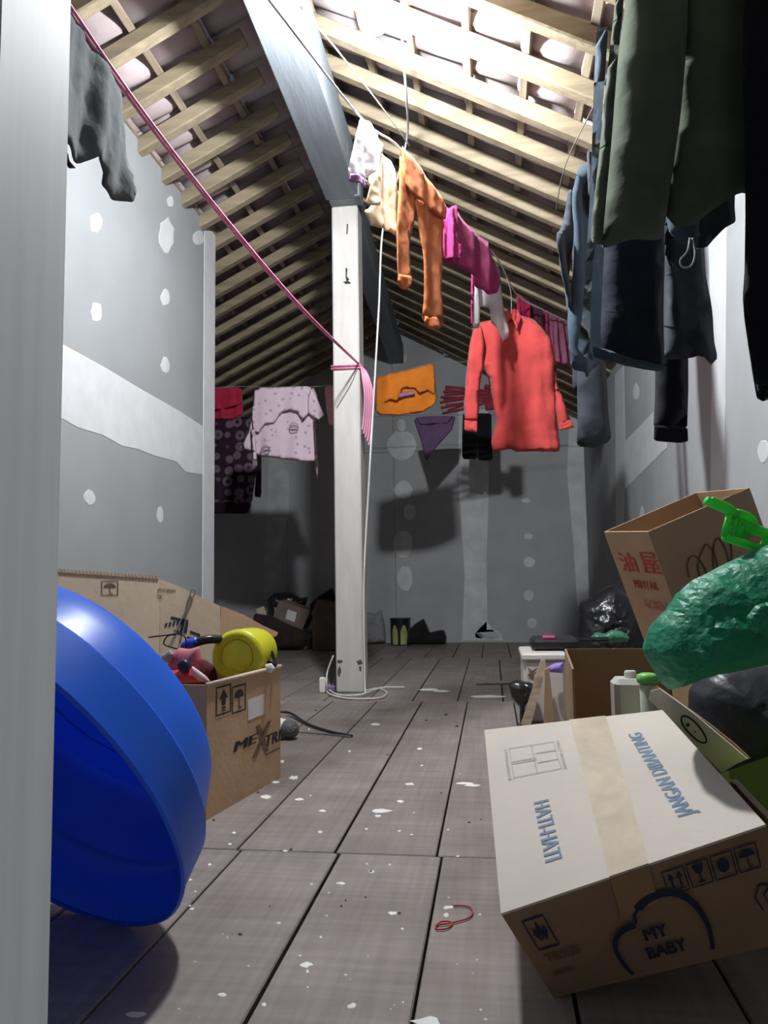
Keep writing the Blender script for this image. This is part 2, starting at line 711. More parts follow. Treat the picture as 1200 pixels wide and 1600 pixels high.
def print_text(s, Q, rect, normal, material, parent, off=0.0012, bold=0.02, rot=0, name='lettering', shear=0.0):
    """rect=(u0,v0,u1,v1): text box; text reads from (u0,v0) towards u1, its top towards v1"""
    V, F0 = text_vf(s)
    u0, v0, u1, v1 = rect
    W, F = [], []
    n = Vector(normal)
    k = bold * 1.6 / max(1, len(s))
    for i, dx in enumerate((-k, 0, k) if bold else (0,)):
        o_ = len(W)
        for a, b in V:
            a2 = a + dx + shear * (b - .5)
            W.append(quad_pt(Q, u0 + (u1 - u0) * a2, v0 + (v1 - v0) * b) + n * (off + .0001 * i))
        F += [tuple(x + o_ for x in q) for q in F0]
    return mk(name, W, F, material, parent)


def print_shape(shapes, Q, rect, normal, material, parent, off=0.0012, name='print_mark'):
    """shapes: list of 2-D polygons in unit box"""
    V, F = [], []
    n = Vector(normal)
    u0, v0, u1, v1 = rect
    for poly in shapes:
        if isinstance(poly, tuple) and poly[0] == 'strip':
            A, B = poly[1], poly[2]
            o = len(V)
            for p, q in zip(A, B):
                V.append(quad_pt(Q, u0 + (u1 - u0) * p[0], v0 + (v1 - v0) * p[1]) + n * off)
                V.append(quad_pt(Q, u0 + (u1 - u0) * q[0], v0 + (v1 - v0) * q[1]) + n * off)
            for i in range(len(A) - 1):
                F.append((o + 2 * i, o + 2 * i + 1, o + 2 * i + 3, o + 2 * i + 2))
            continue
        o = len(V)
        for a, b in poly:
            V.append(quad_pt(Q, u0 + (u1 - u0) * a, v0 + (v1 - v0) * b) + n * off)
        F.append(tuple(range(o, o + len(poly))))
    return mk(name, V, F, material, parent)


def stroke(pts, w, closed=False, wf=None):
    """polyline as a strip"""
    P = [np.array(p, float) for p in pts]
    if closed: P = P + [P[0]]
    A, B = [], []
    n = len(P)
    for i, p in enumerate(P):
        if closed:
            d = P[(i + 1) % (n - 1)] - P[(i - 1) % (n - 1)] if i < n - 1 else P[1] - P[n - 2]
        else:
            d = P[min(i + 1, n - 1)] - P[max(i - 1, 0)]
        d = d / (np.hypot(*d) + 1e-9)
        m = np.array([-d[1], d[0]]) * (w * (wf(i / (n - 1)) if wf else 1)) / 2
        A.append(tuple(p + m)); B.append(tuple(p - m))
    return ('strip', A, B)


FRAME = stroke([(0, 0), (.5, 0), (1, 0), (1, .5), (1, 1), (.5, 1), (0, 1), (0, .5)], .07, True)
ARROW_UP = [[(.5, .88), (.2, .55), (.8, .55)], [(.38, .55), (.38, .3), (.62, .3), (.62, .55)], [(.36, .24), (.36, .19), (.64, .19), (.64, .24)], [(.36, .14), (.36, .1), (.64, .1), (.64, .14)]]
UMBRELLA = [[(.5 + .38 * math.cos(t), .55 + .3 * math.sin(t)) for t in np.linspace(0, PI, 13)], [(.47, .55), (.47, .15), (.53, .15), (.53, .55)], [(.47, .15), (.47, .1), (.66, .1), (.66, .2), (.61, .2), (.61, .15)]]
GLASS = [[(.22, .88), (.78, .88), (.68, .55), (.54, .46), (.54, .22), (.68, .14), (.68, .1), (.32, .1), (.32, .14), (.46, .22), (.46, .46), (.32, .55)]]
RECYCLE = [[(.5 + .3 * math.cos(t), .5 + .3 * math.sin(t)) for t in np.linspace(0, 2 * PI, 9)[:-1]]]
TWO_ARROWS = [[(.3, .88), (.14, .6), (.46, .6)], [(.24, .6), (.24, .2), (.36, .2), (.36, .6)], [(.7, .88), (.54, .6), (.86, .6)], [(.64, .6), (.64, .2), (.76, .2), (.76, .6)], [(.14, .15), (.14, .09), (.86, .09), (.86, .15)]]

# ================================================================== THE ROOM
XR, XL, YW = 0.95, -1.70, 7.85           # right wall, left wall face, far wall
AX, AZ, SR, SL = -0.87, 3.20, 0.555, 0.50   # roof apex and slopes (underside of rafters)
YLE = 4.56                               # far end of the left wall


def roof_z(x):
    return AZ - (SR * (x - AX) if x >= AX else SL * (AX - x))


# ---- floor
floor = thing('floor', 'dusty grey wooden plank floor spotted with white paint', None, (0, 3, -0.02), kind='structure')
v, f = box_vf((-3.4, -1.2, -0.10), (XR, YW, -0.022))
mk('subfloor', v, f, M_DARK, floor)
_plank_cache = {}
PW = 0.235


def plank(x0, x1, y0, y1):
    key = (round(x1 - x0, 3), round(y1 - y0, 3))
    if key not in _plank_cache:
        w, l = key
        V, F = bevbox((-w / 2, -l / 2, -0.02), (w / 2, l / 2, 0.0), 0.0025)
        me = bpy.data.meshes.new('plank')
        me.from_pydata(V, [], F)
        me.materials.append(M_FLOOR)
        me.update()
        _plank_cache[key] = me
    o = bpy.data.objects.new('plank', _plank_cache[key])
    return link(o, floor, ((x0 + x1) / 2, (y0 + y1) / 2, 0.0))


rp = random.Random(3)
YJ = [-1.2, -0.45, 1.80, 4.05, 6.30, YW]
for r in range(5):
    y0, y1 = YJ[r], YJ[r + 1]
    off = -0.13 + (0.0, 0.0, -0.012, -0.065, 0.03)[r]
    xs = [off + PW * k for k in range(-15, 6)]
    for k in range(len(xs) - 1):
        a, b = xs[k], xs[k + 1]
        if b <= -3.35 or a >= XR - .01: continue
        if y1 < 4.3 and b < XL - .3: continue
        g = 0.0045 if (k % 2) else 0.0025
        plank(max(a, -3.35) + 0.0025, min(b, XR) - g, y0 + 0.003, y1 - 0.003)

# paint flecks and grit on the boards
rf = random.Random(11)
V, F = [], []
spots = [(212, 1586, 14, 5), (668, 1598, 24, 9), (478, 1508, 9, 4), (614, 1427, 7, 3), (550, 1572, 7, 4), (533, 1380, 6, 2), (595, 1267, 16, 3), (590, 1275, 6, 2),
         (728, 1224, 16, 2), (738, 1227, 14, 2), (415, 1245, 9, 3), (458, 1215, 7, 3), (468, 1249, 7, 2), (504, 1267, 6, 2), (640, 1225, 8, 2), (700, 1418, 7, 3),
         (697, 1430, 5, 3), (412, 1570, 4, 3), (348, 1555, 8, 3), (625, 1252, 6, 2), (760, 1088, 26, 2), (670, 1077, 18, 2), (587, 1132, 6, 2), (655, 1170, 4, 2),
         (580, 1362, 5, 2), (500, 1300, 4, 2), (690, 1080, 12, 1.5), (430, 1222, 6, 2), (440, 1190, 5, 2)]
for _ in range(60):
    spots.append((rf.uniform(260, 760), rf.uniform(1110, 1595), rf.uniform(1, 3.4), rf.uniform(.7, 1.8)))
for i, (cx, cy, rx, ry) in enumerate(spots):
    P = [atz(x, y, 0.0) for x, y in blob(cx, cy, rx, ry, 9, .35, i)]
    o = len(V)
    V += [p + Vector((0, 0, .0003)) for p in P] + [(sum(P, Vector()) / 9 + Vector((0, 0, .0012)))]
    F += [(o + k, o + (k + 1) % 9, o + 9) for k in range(9)]
mk('paint_flecks', V, F, mat('paint_fleck', (.85, .84, .82), rough=.8), floor, kind='stuff')
V, F = [], []
for i in range(20):
    cx, cy = rf.uniform(270, 760), rf.uniform(1100, 1500)
    P = [atz(x, y, 0.0) for x, y in blob(cx, cy, rf.uniform(1, 3.6), rf.uniform(.6, 1.6), 7, .4, 90 + i)]
    o = len(V)
    V += [p + Vector((0, 0, .0003)) for p in P] + [(sum(P, Vector()) / 7 + Vector((0, 0, .003)))]
    F += [(o + k, o + (k + 1) % 7, o + 7) for k in range(7)]
mk('grit', V, F, M_INK, floor, kind='stuff')

# ---- walls of plasterboard
G = 0.002


def board_xz(parent, x0, x1, z0, z1f, y0, y1, m):
    """board parallel to X whose top follows z1f (number or roof)"""
    if callable(z1f):
        xs = [x0] + ([AX] if x0 < AX < x1 else []) + [x1]
        pts = [(x0, z0), (x1, z0)] + [(x, z1f(x)) for x in reversed(xs)]
    else:
        pts = [(x0, z0), (x1, z0), (x1, z1f), (x0, z1f)]
    k = len(pts)
    V = [(x, y0, z) for x, z in pts] + [(x, y1, z) for x, z in pts]
    F = [tuple(range(k)), tuple(range(2 * k - 1, k - 1, -1))] + [(i, k + i, k + (i + 1) % k, (i + 1) % k) for i in range(k)]
    return fix_normals(mk('wallboard', V, F, m, parent))


wall_back = thing('wall_back', 'grey plasterboard gable wall with patched screw holes', None, (-1, YW, 0), kind='structure')
xs = [-3.4, -2.12, -0.98, -0.17, XR]
for i in range(4):
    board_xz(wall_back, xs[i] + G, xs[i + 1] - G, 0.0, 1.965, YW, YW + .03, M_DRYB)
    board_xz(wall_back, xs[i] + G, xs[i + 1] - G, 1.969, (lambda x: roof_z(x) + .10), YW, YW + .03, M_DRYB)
bx = lambda pts: [at(x, y, YW) for x, y in pts]
NB = (0, -1, 0)
patch('putty_strip', bx([(716, 640), (762, 640), (764, 760), (760, 880), (762, 1000), (722, 1000), (726, 900), (718, 780)]), NB, M_PUTTYB, wall_back)
patch('putty_strip', bx([(890, 640), (914, 655), (918, 800), (920, 995), (905, 996), (896, 850), (886, 740)]), NB, M_PUTTYB, wall_back)
patch('putty_strip', bx([(421, 700), (450, 700), (452, 800), (438, 860), (446, 940), (462, 950), (440, 1000), (410, 1000), (414, 850), (418, 760)]), NB, mat('putty_dim', (.58, .58, .585), rough=.9), wall_back)
for i, (cx, cy, rx, ry) in enumerate([(628, 696, 22, 23), (627, 664, 7, 10), (630, 765, 14, 14), (630, 850, 15, 22), (633, 904, 12, 20), (825, 838, 7, 5), (827, 878, 9, 8),
                                      (826, 930, 8, 9), (831, 974, 8, 8), (762, 992, 22, 9), (620, 560, 16, 10), (822, 782, 7, 4), (640, 800, 10, 12)]):
    patch('putty_patch', bx(blob(cx, cy, rx, ry, 16, .09, i)), NB, M_PUTTYB, wall_back)
patch('putty_patch', bx([(718, 1001), (735, 996), (745, 975), (760, 970), (772, 985), (784, 995), (786, 1001)]), NB, M_PUTTYB, wall_back)

wall_left = thing('wall_left', 'pale grey plasterboard wall with a broad white putty seam', None, (XL, 2.5, 0), kind='structure')
zt = roof_z(XL) + .07
zs = 1.36
for (y0, y1) in ((-1.2, .2), (.2, 2.2), (2.2, YLE - .19)):
    for z0, z1 in ((0, zs), (zs, zt)):
        v, f = box_vf((XL - .012, y0 + .0006, z0 + .0006), (XL, y1 - .0006, z1 - .0006))
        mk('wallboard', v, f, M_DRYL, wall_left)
v, f = box_vf((XL - .12, -1.2, 0), (XL - .0125, YLE - .19, zt - .02))
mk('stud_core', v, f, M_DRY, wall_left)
v, f = bevbox((XL - .13, YLE - .19, 0), (XL + .004, YLE, zt), .003)
mk('corner_strip', v, f, M_PUTTY, wall_left)
lx = lambda pts: [atx(x, y, XL) for x, y in pts]
NL = (1, 0, 0)
for i, (cx, cy, rx, ry) in enumerate([(150, 348, 10, 15), (260, 368, 13, 26), (151, 487, 9, 16), (258, 465, 7, 13), (258, 571, 7, 13), (140, 777, 9, 12), (250, 804, 5, 13), (266, 315, 5, 9), (310, 372, 9, 12)]):
    patch('putty_patch', lx(blob(cx, cy, rx, ry, 14, .16, 30 + i)), NL, M_PUTTY, wall_left)
patch('putty_or_light_band', lx([(60, 515), (98, 538), (160, 572), (220, 608), (280, 642), (317, 666), (317, 742), (290, 738), (276, 722), (240, 712), (215, 702), (190, 697), (160, 680), (120, 668), (98, 655), (60, 645)]), NL, M_PUTTY, wall_left, shrink=.985)

wall_right = thing('wall_right', 'grey plasterboard wall with white putty joints beside the junk pile', None, (XR, 4, 0), kind='structure')
ztr = roof_z(XR) + .05
ys = [-1.2, 1.2, 3.28, 5.75, YW]
for i in range(4):
    v, f = box_vf((XR, ys[i] + G, 0), (XR + .03, ys[i + 1] - G, ztr))
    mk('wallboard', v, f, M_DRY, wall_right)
rx_ = lambda pts: [atx(x, y, XR) for x, y in pts]
NR = (-1, 0, 0)
patch('putty_strip', rx_([(961, 585), (975, 570), (977, 700), (975, 860), (963, 860), (962, 720)]), NR, M_PUTTY, wall_right, shrink=.985)
patch('putty_strip', rx_([(1108, 380), (1136, 330), (1134, 600), (1130, 860), (1110, 860), (1112, 600)]), NR, M_PUTTY, wall_right, shrink=.985)
patch('putty_or_light_band', rx_([(976, 690), (1032, 632), (1042, 628), (1042, 700), (1032, 710), (976, 765)]), NR, M_PUTTY, wall_right, shrink=.985)  # lamplight showing between shadows, painted on as a putty-coloured band
patch('putty_patch', rx_(blob(994, 612, 5, 13, 12, .15, 5)), NR, M_PUTTY, wall_right)
patch('putty_patch', rx_(blob(1193, 705, 9, 18, 12, .15, 6)), NR, M_PUTTY, wall_right)
patch('putty_patch', rx_(blob(1003, 805, 4, 14, 12, .15, 8)), NR, M_PUTTY, wall_right)

# wall behind the deeper part of the room, out of direct sight
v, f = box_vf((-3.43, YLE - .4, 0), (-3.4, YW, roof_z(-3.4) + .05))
props(mk('wall_far_left', v, f, M_DRYB), 'dark grey wall closing the far alcove', None, None, 'structure')

# ---- roof: rafters, battens and clay tiles, one structure per slope


def roof(name, label, sgn, slope, x_top, xe_fn, y_list):
    c = thing(name, label, None, (AX, 4, AZ), kind='structure')
    ang = math.atan(slope)
    cs, sn = math.cos(ang), math.sin(ang)
    dirv = Vector((sgn * cs, 0, -sn))      # down the slope
    nrm = Vector((sgn * sn, 0, cs))        # out through the tiles
    cache = {}

    def put(nm, key, V, F, m, origin, smooth=False):
        if key not in cache:
            me = bpy.data.meshes.new(nm)
            me.from_pydata(V, [], F)
            me.materials.append(m)
            if smooth: me.polygons.foreach_set('use_smooth', [True] * len(me.polygons))
            me.update()
            cache[key] = me
        o = bpy.data.objects.new(nm, cache[key])
        return link(o, c, origin)

    def frame(p):
        # local (along slope, along Y, out) -> offset vector
        return dirv * p[0] + Vector((0, 1, 0)) * p[1] + nrm * p[2]

    rr = random.Random(5)
    for y in y_list:
        xe = xe_fn(y)
        L = round((abs(xe - x_top)) / cs, 2)
        V, F = bevbox((0, -.029, 0), (L, .029, .072), .006)
        V = [frame(p) for p in V]
        o = put('rafter', ('r', L), V, F, M_RAFTER, Vector((x_top, y + rr.uniform(-.008, .008), AZ - slope * abs(x_top - AX) * (1 if (x_top - AX) * sgn > 0 else -1))))
    # battens
    s = 0.10
    bs = 0.265
    rows = []
    for r_ in range(14):
        d = s + bs * r_
        x = AX + sgn * d * cs
        rows.append((d, x))
    for d, x in rows:
        ya = y_list[0] - .15
        yb = YW - .005
        if sgn < 0 and x < XL + .02: ya = YLE - .1
        if abs(x - AX) > abs(xe_fn(YW) - AX): break
        # battens in two lengths, a little out of line
        ym = ya + (yb - ya) * (.55 if int(d * 100) % 2 else .45)
        for (a, b) in ((ya, ym), (ym, yb)):
            L = round(b - a, 2)
            V, F = bevbox((-.017, 0, .072), (.017, L, .097), .002)
            put('batten', ('b', L), [frame(p) for p in V], F, M_BATTEN, Vector((x, a, AZ - d * sn)) + dirv * rr.uniform(-.012, .012))
    # tiles
    TW, TL = 0.262, 0.335
    prof = []
    for i in range(9):
        t = i / 8
        prof.append((t * (TW + .02), .018 * math.sin(t * 2 * PI) + .010))
    V, F = [], []
    for s0 in (0, 1):
        for l in (0, TL):
            for (yy, hh) in prof:
                lift = .020 * (l / TL) - .004
                V.append(frame((l, yy, .098 + hh + lift + (.012 if s0 else 0))))
    n = 9
    for i in range(n - 1):
        F.append((i, i + 1, n + i + 1, n + i))
        F.append((2 * n + i, 3 * n + i, 3 * n + i + 1, 2 * n + i + 1))
        F.append((n + i, n + i + 1, 3 * n + i + 1, 3 * n + i))
        F.append((i, 2 * n + i, 2 * n + i + 1, i + 1))
    F.append((0, n, 3 * n, 2 * n)); F.append((n - 1, 3 * n - 1, 4 * n - 1, 2 * n - 1))
    for i, (d, x) in enumerate(rows):
        d0 = d - .02 - (.0 if i else .08)
        if abs(x - AX) > abs(xe_fn(YW) - AX): break
        ya = y_list[0] - .15
        if sgn < 0 and x < XL + .02: ya = YLE - .1
        y = ya
        while y < YW - .02:
            o = put('roof_tile', 't', V, F, M_TILE, Vector((AX, y, AZ)) + dirv * (d0 + rr.uniform(-.008, .008)) + nrm * rr.uniform(-.001, .003), True)
            y += TW
    return c


RY = [2.94 + .277 * k for k in range(-7, 18) if 2.94 + .277 * k < YW - .06]
roof('ceiling_right', 'open roof slope of pale rafters and clay tiles above the clotheslines', 1, SR, -0.90, lambda y: XR + .05, RY)
roof('ceiling_left', 'open roof slope of pale rafters and clay tiles above the pale wall', -1, SL, -1.05, lambda y: (XL - .12 if y < YLE - .02 else -3.38), RY)

# ---- ridge beam and column
beam = thing('beam', 'blue-grey painted ridge beam running over the column', None, (-.82, 4.3, 2.87), kind='structure')


def slant_box(x0, x1, w, y0, y1, z0, z1):
    return ([(x0 - w, y0, z0), (x0 + w, y0, z0), (x1 + w, y1, z0), (x1 - w, y1, z0), (x0 - w, y0, z1), (x0 + w, y0, z1), (x1 + w, y1, z1), (x1 - w, y1, z1)], HEX)


v, f = slant_box(-.775, -.81, .098, 0.4, 4.26, 2.865, 3.10)
bevel(mk('beam_length', v, f, M_BEAM, beam), .006)
v, f = slant_box(-.83, -.93, .075, 4.36, YW - .002, 2.90, 3.10)
bevel(mk('beam_length', v, f, M_BEAM, beam), .006)
v, f = bevbox((-.895, 4.26, 2.865), (-.70, 4.36, 3.12), .006)
mk('beam_joint', v, f, M_BEAM, beam)
v, f = bevbox((-.735, 4.22, 2.86), (-.70, 4.255, 3.02), .004)
mk('joint_cleat', v, f, M_BEAM, beam)
v, f = slant_box(-.72, -.72, .012, 3.9, 4.25, 2.92, 3.0)
mk('joint_cleat', v, f, M_BEAM, beam)

col = thing('column', 'square off-white wooden column tied with pink rope', None, (-.811, 4.41, 0), kind='structure')
v, f = bevbox((-.890, 4.33, 0), (-.732, 4.49, 2.862), .008)
mk('shaft', v, f, M_COLUMN, col)
cx = lambda pts: [at(x, y, 4.33) for x, y in pts]
for pts in ([(540, 418), (543, 420), (542, 432), (546, 437), (541, 441), (540, 432)], [(536, 440), (545, 439), (549, 443), (540, 444)], [(542, 350), (544, 350), (543, 366), (541, 366)]):
    patch('crack', cx(pts), NB, M_INK, col, th=.0008)
for i, (x, y, a, b) in enumerate([(531, 1034, 4, 3), (562, 1035, 5, 4), (530, 1050, 2.5, 8), (563, 1045, 2, 5)]):
    patch('chipped_spot', cx(blob(x, y, a, b, 9, .3, i)), NB, mat('bare_wood', (.10, .08, .06)), col, th=.001)

# ---- pale pillar close by on the left, its face turned to the lamp
pil = Pl(-0.418, 0.70, 110)
pa, pb = pil.xyz(.0, 0), pil.xyz(-.25, 0)
back = -pil.n * .08
V = []
for z in (0.0, 2.45):
    V += [Vector((pb.x, pb.y, z)), Vector((pa.x, pa.y, z)), Vector((pa.x, pa.y, z)) + back, Vector((pb.x, pb.y, z)) + back]
o = bevel(mk('pillar', V, HEX, M_PILLAR), .006)
props(o, 'smooth pale grey timber pillar standing in front of the blue tub', None, None, 'structure')

# ================================================================== LIGHT
BL = at(584, 26, 2.68)
lb = thing('light_bulb', 'glowing white LED bulb hanging under the rafters by the ridge beam', 'light bulb', BL)
m, nt, b, out = newmat('bulb_glow')
em = nt.nodes.new('ShaderNodeEmission')
em.inputs['Color'].default_value = (0.93, 0.97, 1.0, 1)
em.inputs['Strength'].default_value = BULB_STRENGTH
nt.links.new(em.outputs[0], out.inputs['Surface'])
prof = [(.004, -.062), (.028, -.057), (.046, -.044), (.056, -.026), (.060, -.006), (.058, .010), (.055, .020)]
v, f = lathe_vf(prof, BL, (0, 0, 1), 24)
mk('globe', v, f, m, lb, smooth=True)
v, f = lathe_vf([(.056, .0202), (.058, .024), (.050, .050), (.034, .075), (.022, .085), (.020, .125), (.005, .128)], BL, (0, 0, 1), 24)
mk('socket', v, f, M_WHITE, lb, smooth=True)
tube('flex', [BL + Vector((0, 0, .125)), BL + Vector((.01, .01, .16)), BL + Vector((.03, .02, .235))], .003, M_CABLE, lb)

# ================================================================== LINES AND ROPES
LZ = 2.37
lineA = [atz(420, 0, LZ), atz(565, 185, LZ), atz(625, 232, LZ), atz(695, 322, LZ), atz(772, 397, LZ), at(808, 461, 4.62), at(848, 484, 4.95), at(888, 503, 5.25)]
near = lineA[0] + (lineA[0] - lineA[1]) * 1.2
far = lineA[-1] + (lineA[-1] - lineA[-2]) * .35
o = tube('clothesline', [near] + lineA + [far], .004, M_LINE)
props(o, 'white nylon clothesline carrying the orange trousers and red shirt', 'clothesline')
o = tube('clothesline', [at(470, 10, 2.5), at(540, 95, 2.9), at(600, 172, 3.3), at(640, 228, 3.7)], .003, M_LINE)
props(o, 'second thin white line stretched close beneath the glowing bulb', 'clothesline')

RZ = 1.89
R0 = Vector((-.885, 1.2, RZ + .01))
rp0 = Vector((-.735, 4.325, 1.885))
rope = thing('pink_rope', 'pink plastic rope stretched from the grey garment to the column', 'rope', (-.85, 2.8, RZ))
for dx, dz in ((0, 0), (.008, .006)):
    pts = [R0 + Vector((dx, 0, dz)), Vector((-.905 + dx, 1.8, RZ + dz)), Vector((-.885 + dx, 2.5, RZ - .012 + dz)), Vector((-.84 + dx, 3.4, RZ - .006 + dz)), rp0 + Vector((0, 0, dz))]
    tube('strand', pts, .0042, M_ROPE, rope, n=10)
xa, xb, ya, yb = -.897, -.725, 4.322, 4.498
for z in (1.883, 1.867):
    tube('wrap', [(xa, ya, z), (xb, ya, z), (xb, yb, z - .01), (xa, yb, z)], .006, M_ROPE, rope, closed=True, smoothpath=False)
M_ROPEL = mat('pale_pink_plastic', (.62, .26, .38), rough=.3, spec=.5)
for i in range(5):
    tube('loose_end', [Vector((-.722, 4.318, 1.87)), at(566 + i * 2, 585, 4.30), at(570 + i * 3.2, 620, 4.30), at(568 + i * 3, 655 + i * 5, 4.31), at(566 + i * 2.5, 672 + i * 6, 4.31)], .006, M_ROPEL, rope)
tube('slack_cord', [rp0, at(548, 600, 4.322), at(526, 636, 4.322)], .002, M_WIRE, rope)

RRZ = 2.30
rail = [Vector((.62, 1.3, RRZ)), Vector((.50, 2.0, RRZ)), Vector((.42, 2.6, RRZ)), Vector((.345, 3.05, RRZ)), Vector((.34, 3.5, RRZ + .02))]
props(tube('clothesline', rail, .0022, M_WIRE), 'dark clothesline under the eaves carrying the navy and green clothes', 'clothesline')
fl = [Vector((-3.3, 5.36, 1.985)), at(336, 606, 5.33), at(440, 606, 5.33), at(520, 602, 5.33), at(588, 590, 5.33), at(684, 567, 5.33), Vector((.12, 5.5, 2.19)), Vector((.93, 5.55, 2.22))]
props(tube('clothesline', fl, .0025, M_WIRE), 'thin dark line behind the column carrying the pink dress and orange cloth', 'clothesline')
f2 = [Vector((-3.3, 6.7, 1.90)), at(420, 653, 6.8), at(560, 652, 6.9), at(712, 648, 6.95), Vector((.93, 7.0, 2.06))]
props(tube('clothesline', f2, .0025, M_WIRE), 'thin dark line before the far wall carrying the purple cloth', 'clothesline')

# ================================================================== GARMENTS
CL_DIR = math.degrees(math.atan2(lineA[4].y - lineA[1].y, lineA[4].x - lineA[1].x))
PC = Pl(lineA[2].x, lineA[2].y, CL_DIR)
m_white = cloth('white', (.88, .86, .88), .5)
m_cream = cloth('cream', (.84, .72, .54), .5)
m_orange = cloth('orange', (.60, .185, .06), .3)
m_mag = cloth('magenta', (.58, .06, .24), .25)
m_red = cloth('red', (.66, .085, .08), .12)
garment('white_blouse', 'white cloth with purple hem brightly lit beneath the bulb', 'garment', m_white, PC, [
    ('body', [(565, 183), (578, 188), (590, 205), (602, 226), (598, 262), (582, 272), (574, 284), (548, 272), (554, 235)], {}),
    ('hem', [(548, 270), (574, 282), (572, 294), (562, 293), (545, 281)], dict(m=cloth('purple_hem', (.30, .16, .33)), off=.006))], T=.004, fold=.012, freq=9, seed=3, off=-.008)
garment('cream_blouse', 'cream child top with an arm hole beside the orange trousers', 'garment', m_cream, PC, [
    ('body', [(592, 206), (604, 224), (616, 238), (626, 248), (632, 262), (640, 300), (652, 330), (652, 368), (640, 374), (626, 358), (606, 352), (590, 343), (585, 324), (596, 318), (603, 306), (600, 292), (590, 285), (588, 262), (588, 235)], {}),
    ('sleeve', [(588, 262), (592, 285), (587, 300), (592, 318), (584, 324), (570, 317), (575, 297), (581, 272)], dict(off=.01))], T=.004, fold=.008, freq=9, seed=8, off=-.045)
garment('orange_trousers', 'long orange trousers pegged by one side on the white clothesline', 'trousers', m_orange, PC, [
    ('waist', [(624, 228), (632, 238), (645, 252), (660, 272), (680, 300), (695, 322), (697, 342), (688, 344), (676, 336), (660, 323), (646, 312), (634, 300), (628, 275)], dict(off=.012)),
    ('leg', [(624, 232), (634, 280), (650, 306), (646, 345), (641, 380), (643, 438), (618, 434), (620, 370), (623, 300)], {}),
    ('cuff', [(619, 428), (642, 431), (641, 446), (634, 453), (623, 450), (618, 440)], dict(off=.002, T=.012)),
    ('leg', [(646, 308), (660, 314), (692, 336), (690, 420), (688, 470), (691, 500), (661, 500), (662, 470), (658, 400), (651, 350)], dict(off=.004)),
    ('cuff', [(661, 494), (690, 496), (691, 509), (684, 515), (668, 513), (660, 504)], dict(off=.005, T=.012))], T=.006, fold=.007, freq=5, seed=5)
garment('magenta_trousers', 'magenta frilled child trousers hanging beside the orange trousers', 'trousers', m_mag, PC, [
    ('body', [(698, 324), (712, 328), (730, 350), (748, 368), (762, 378), (769, 400), (778, 420), (782, 440), (775, 458), (762, 461), (748, 448), (738, 431), (720, 420), (705, 413), (690, 408), (688, 372), (690, 345)], {}),
    ('frill', [(694, 326), (706, 322), (709, 345), (704, 370), (710, 395), (704, 412), (690, 405), (688, 372), (690, 348)], dict(off=.022, fold=.014, freq=14))], T=.006, fold=.010, freq=5, seed=9)
PW2 = Pl(lineA[4].x + .03, lineA[4].y, CL_DIR - 8)
garment('white_vest', 'white vest with pink edging hanging over the red shirt collar', 'garment', m_white, PW2, [
    ('body', [(746, 372), (768, 396), (780, 420), (784, 440), (787, 470), (790, 500), (797, 520), (785, 537), (776, 515), (768, 498), (764, 482), (752, 478), (747, 460)], {}),
    ('strap', [(741, 368), (747, 374), (748, 440), (748, 478), (747, 513), (740, 513)], {}),
    ('edging', [(737, 400), (741, 400), (739, 513), (735, 513)], dict(m=m_mag, off=.003))], T=.004, fold=.008, freq=9, seed=4)

PS = Pl(.15, 4.24, 8)
garment('red_shirt', 'long-sleeved coral red shirt hanging open towards the viewer', 'shirt', m_red, PS, [
    ('body', [(741, 506), (757, 502), (772, 499), (792, 489), (806, 489), (832, 499), (850, 512), (861, 530), (866, 560), (866, 600), (870, 640), (876, 704), (858, 707), (826, 704), (806, 707), (798, 701), (770, 706), (766, 692), (776, 660), (770, 620), (762, 585), (752, 566)], dict(T=.010, rnd=.022)),
    ('sleeve', [(741, 506), (752, 512), (758, 540), (754, 575), (749, 605), (748, 640), (745, 660), (725, 658), (724, 630), (727, 590), (733, 540)], dict(off=.02, T=.012, fold=.006)),
    ('cuff', [(725, 656), (745, 658), (745, 677), (725, 674)], dict(off=.02, T=.014, fold=0.002)),
    ('sleeve', [(848, 511), (861, 524), (869, 560), (872, 600), (881, 622), (888, 646), (894, 660), (874, 666), (869, 640), (864, 600), (857, 550)], dict(off=-.01, T=.012, fold=.006)),
    ('cuff', [(873, 660), (892, 655), (899, 667), (875, 672)], dict(off=-.01, T=.013, fold=0.002)),
    ('collar', [(790, 487), (806, 486), (813, 500), (806, 520), (797, 500), (786, 512)], dict(off=.030, T=.004))],
    T=.014, fold=.017, freq=6.5, seed=21, wr=.012, wrs=9)
tube('hook', [at(799, 490, 4.14), at(799, 470, 4.14), at(797, 450, 4.18), at(790, 432, 4.24)], .002, M_WIRE, bpy.data.objects['red_shirt'])

# small things pegged beyond the red shirt
PF = Pl(lineA[6].x, lineA[6].y, 50)
garment('crimson_cloth', 'crimson cloth pegged just above the red shirt shoulder', 'garment', cloth('crimson', (.55, .015, .10)), Pl(.19, 4.72, 55), [('body', [(807, 458), (820, 466), (829, 474), (826, 520), (808, 512)], {})], T=.006, fold=.008, seed=2)
garment('maroon_cloth', 'dark maroon cloth between the crimson and dusty pink cloths', 'garment', cloth('maroon', (.14, .025, .05)), Pl(.28, 4.88, 55), [('body', [(827, 471), (848, 483), (850, 530), (828, 524)], {})], T=.006, fold=.008, seed=3)
garment('wine_cloth', 'wine red cloth hanging behind the red shirt sleeve', 'garment', cloth('wine', (.38, .05, .12)), Pl(.36, 5.04, 55), [('body', [(844, 480), (864, 491), (870, 540), (872, 580), (848, 560)], {})], T=.006, fold=.01, freq=12, seed=4)
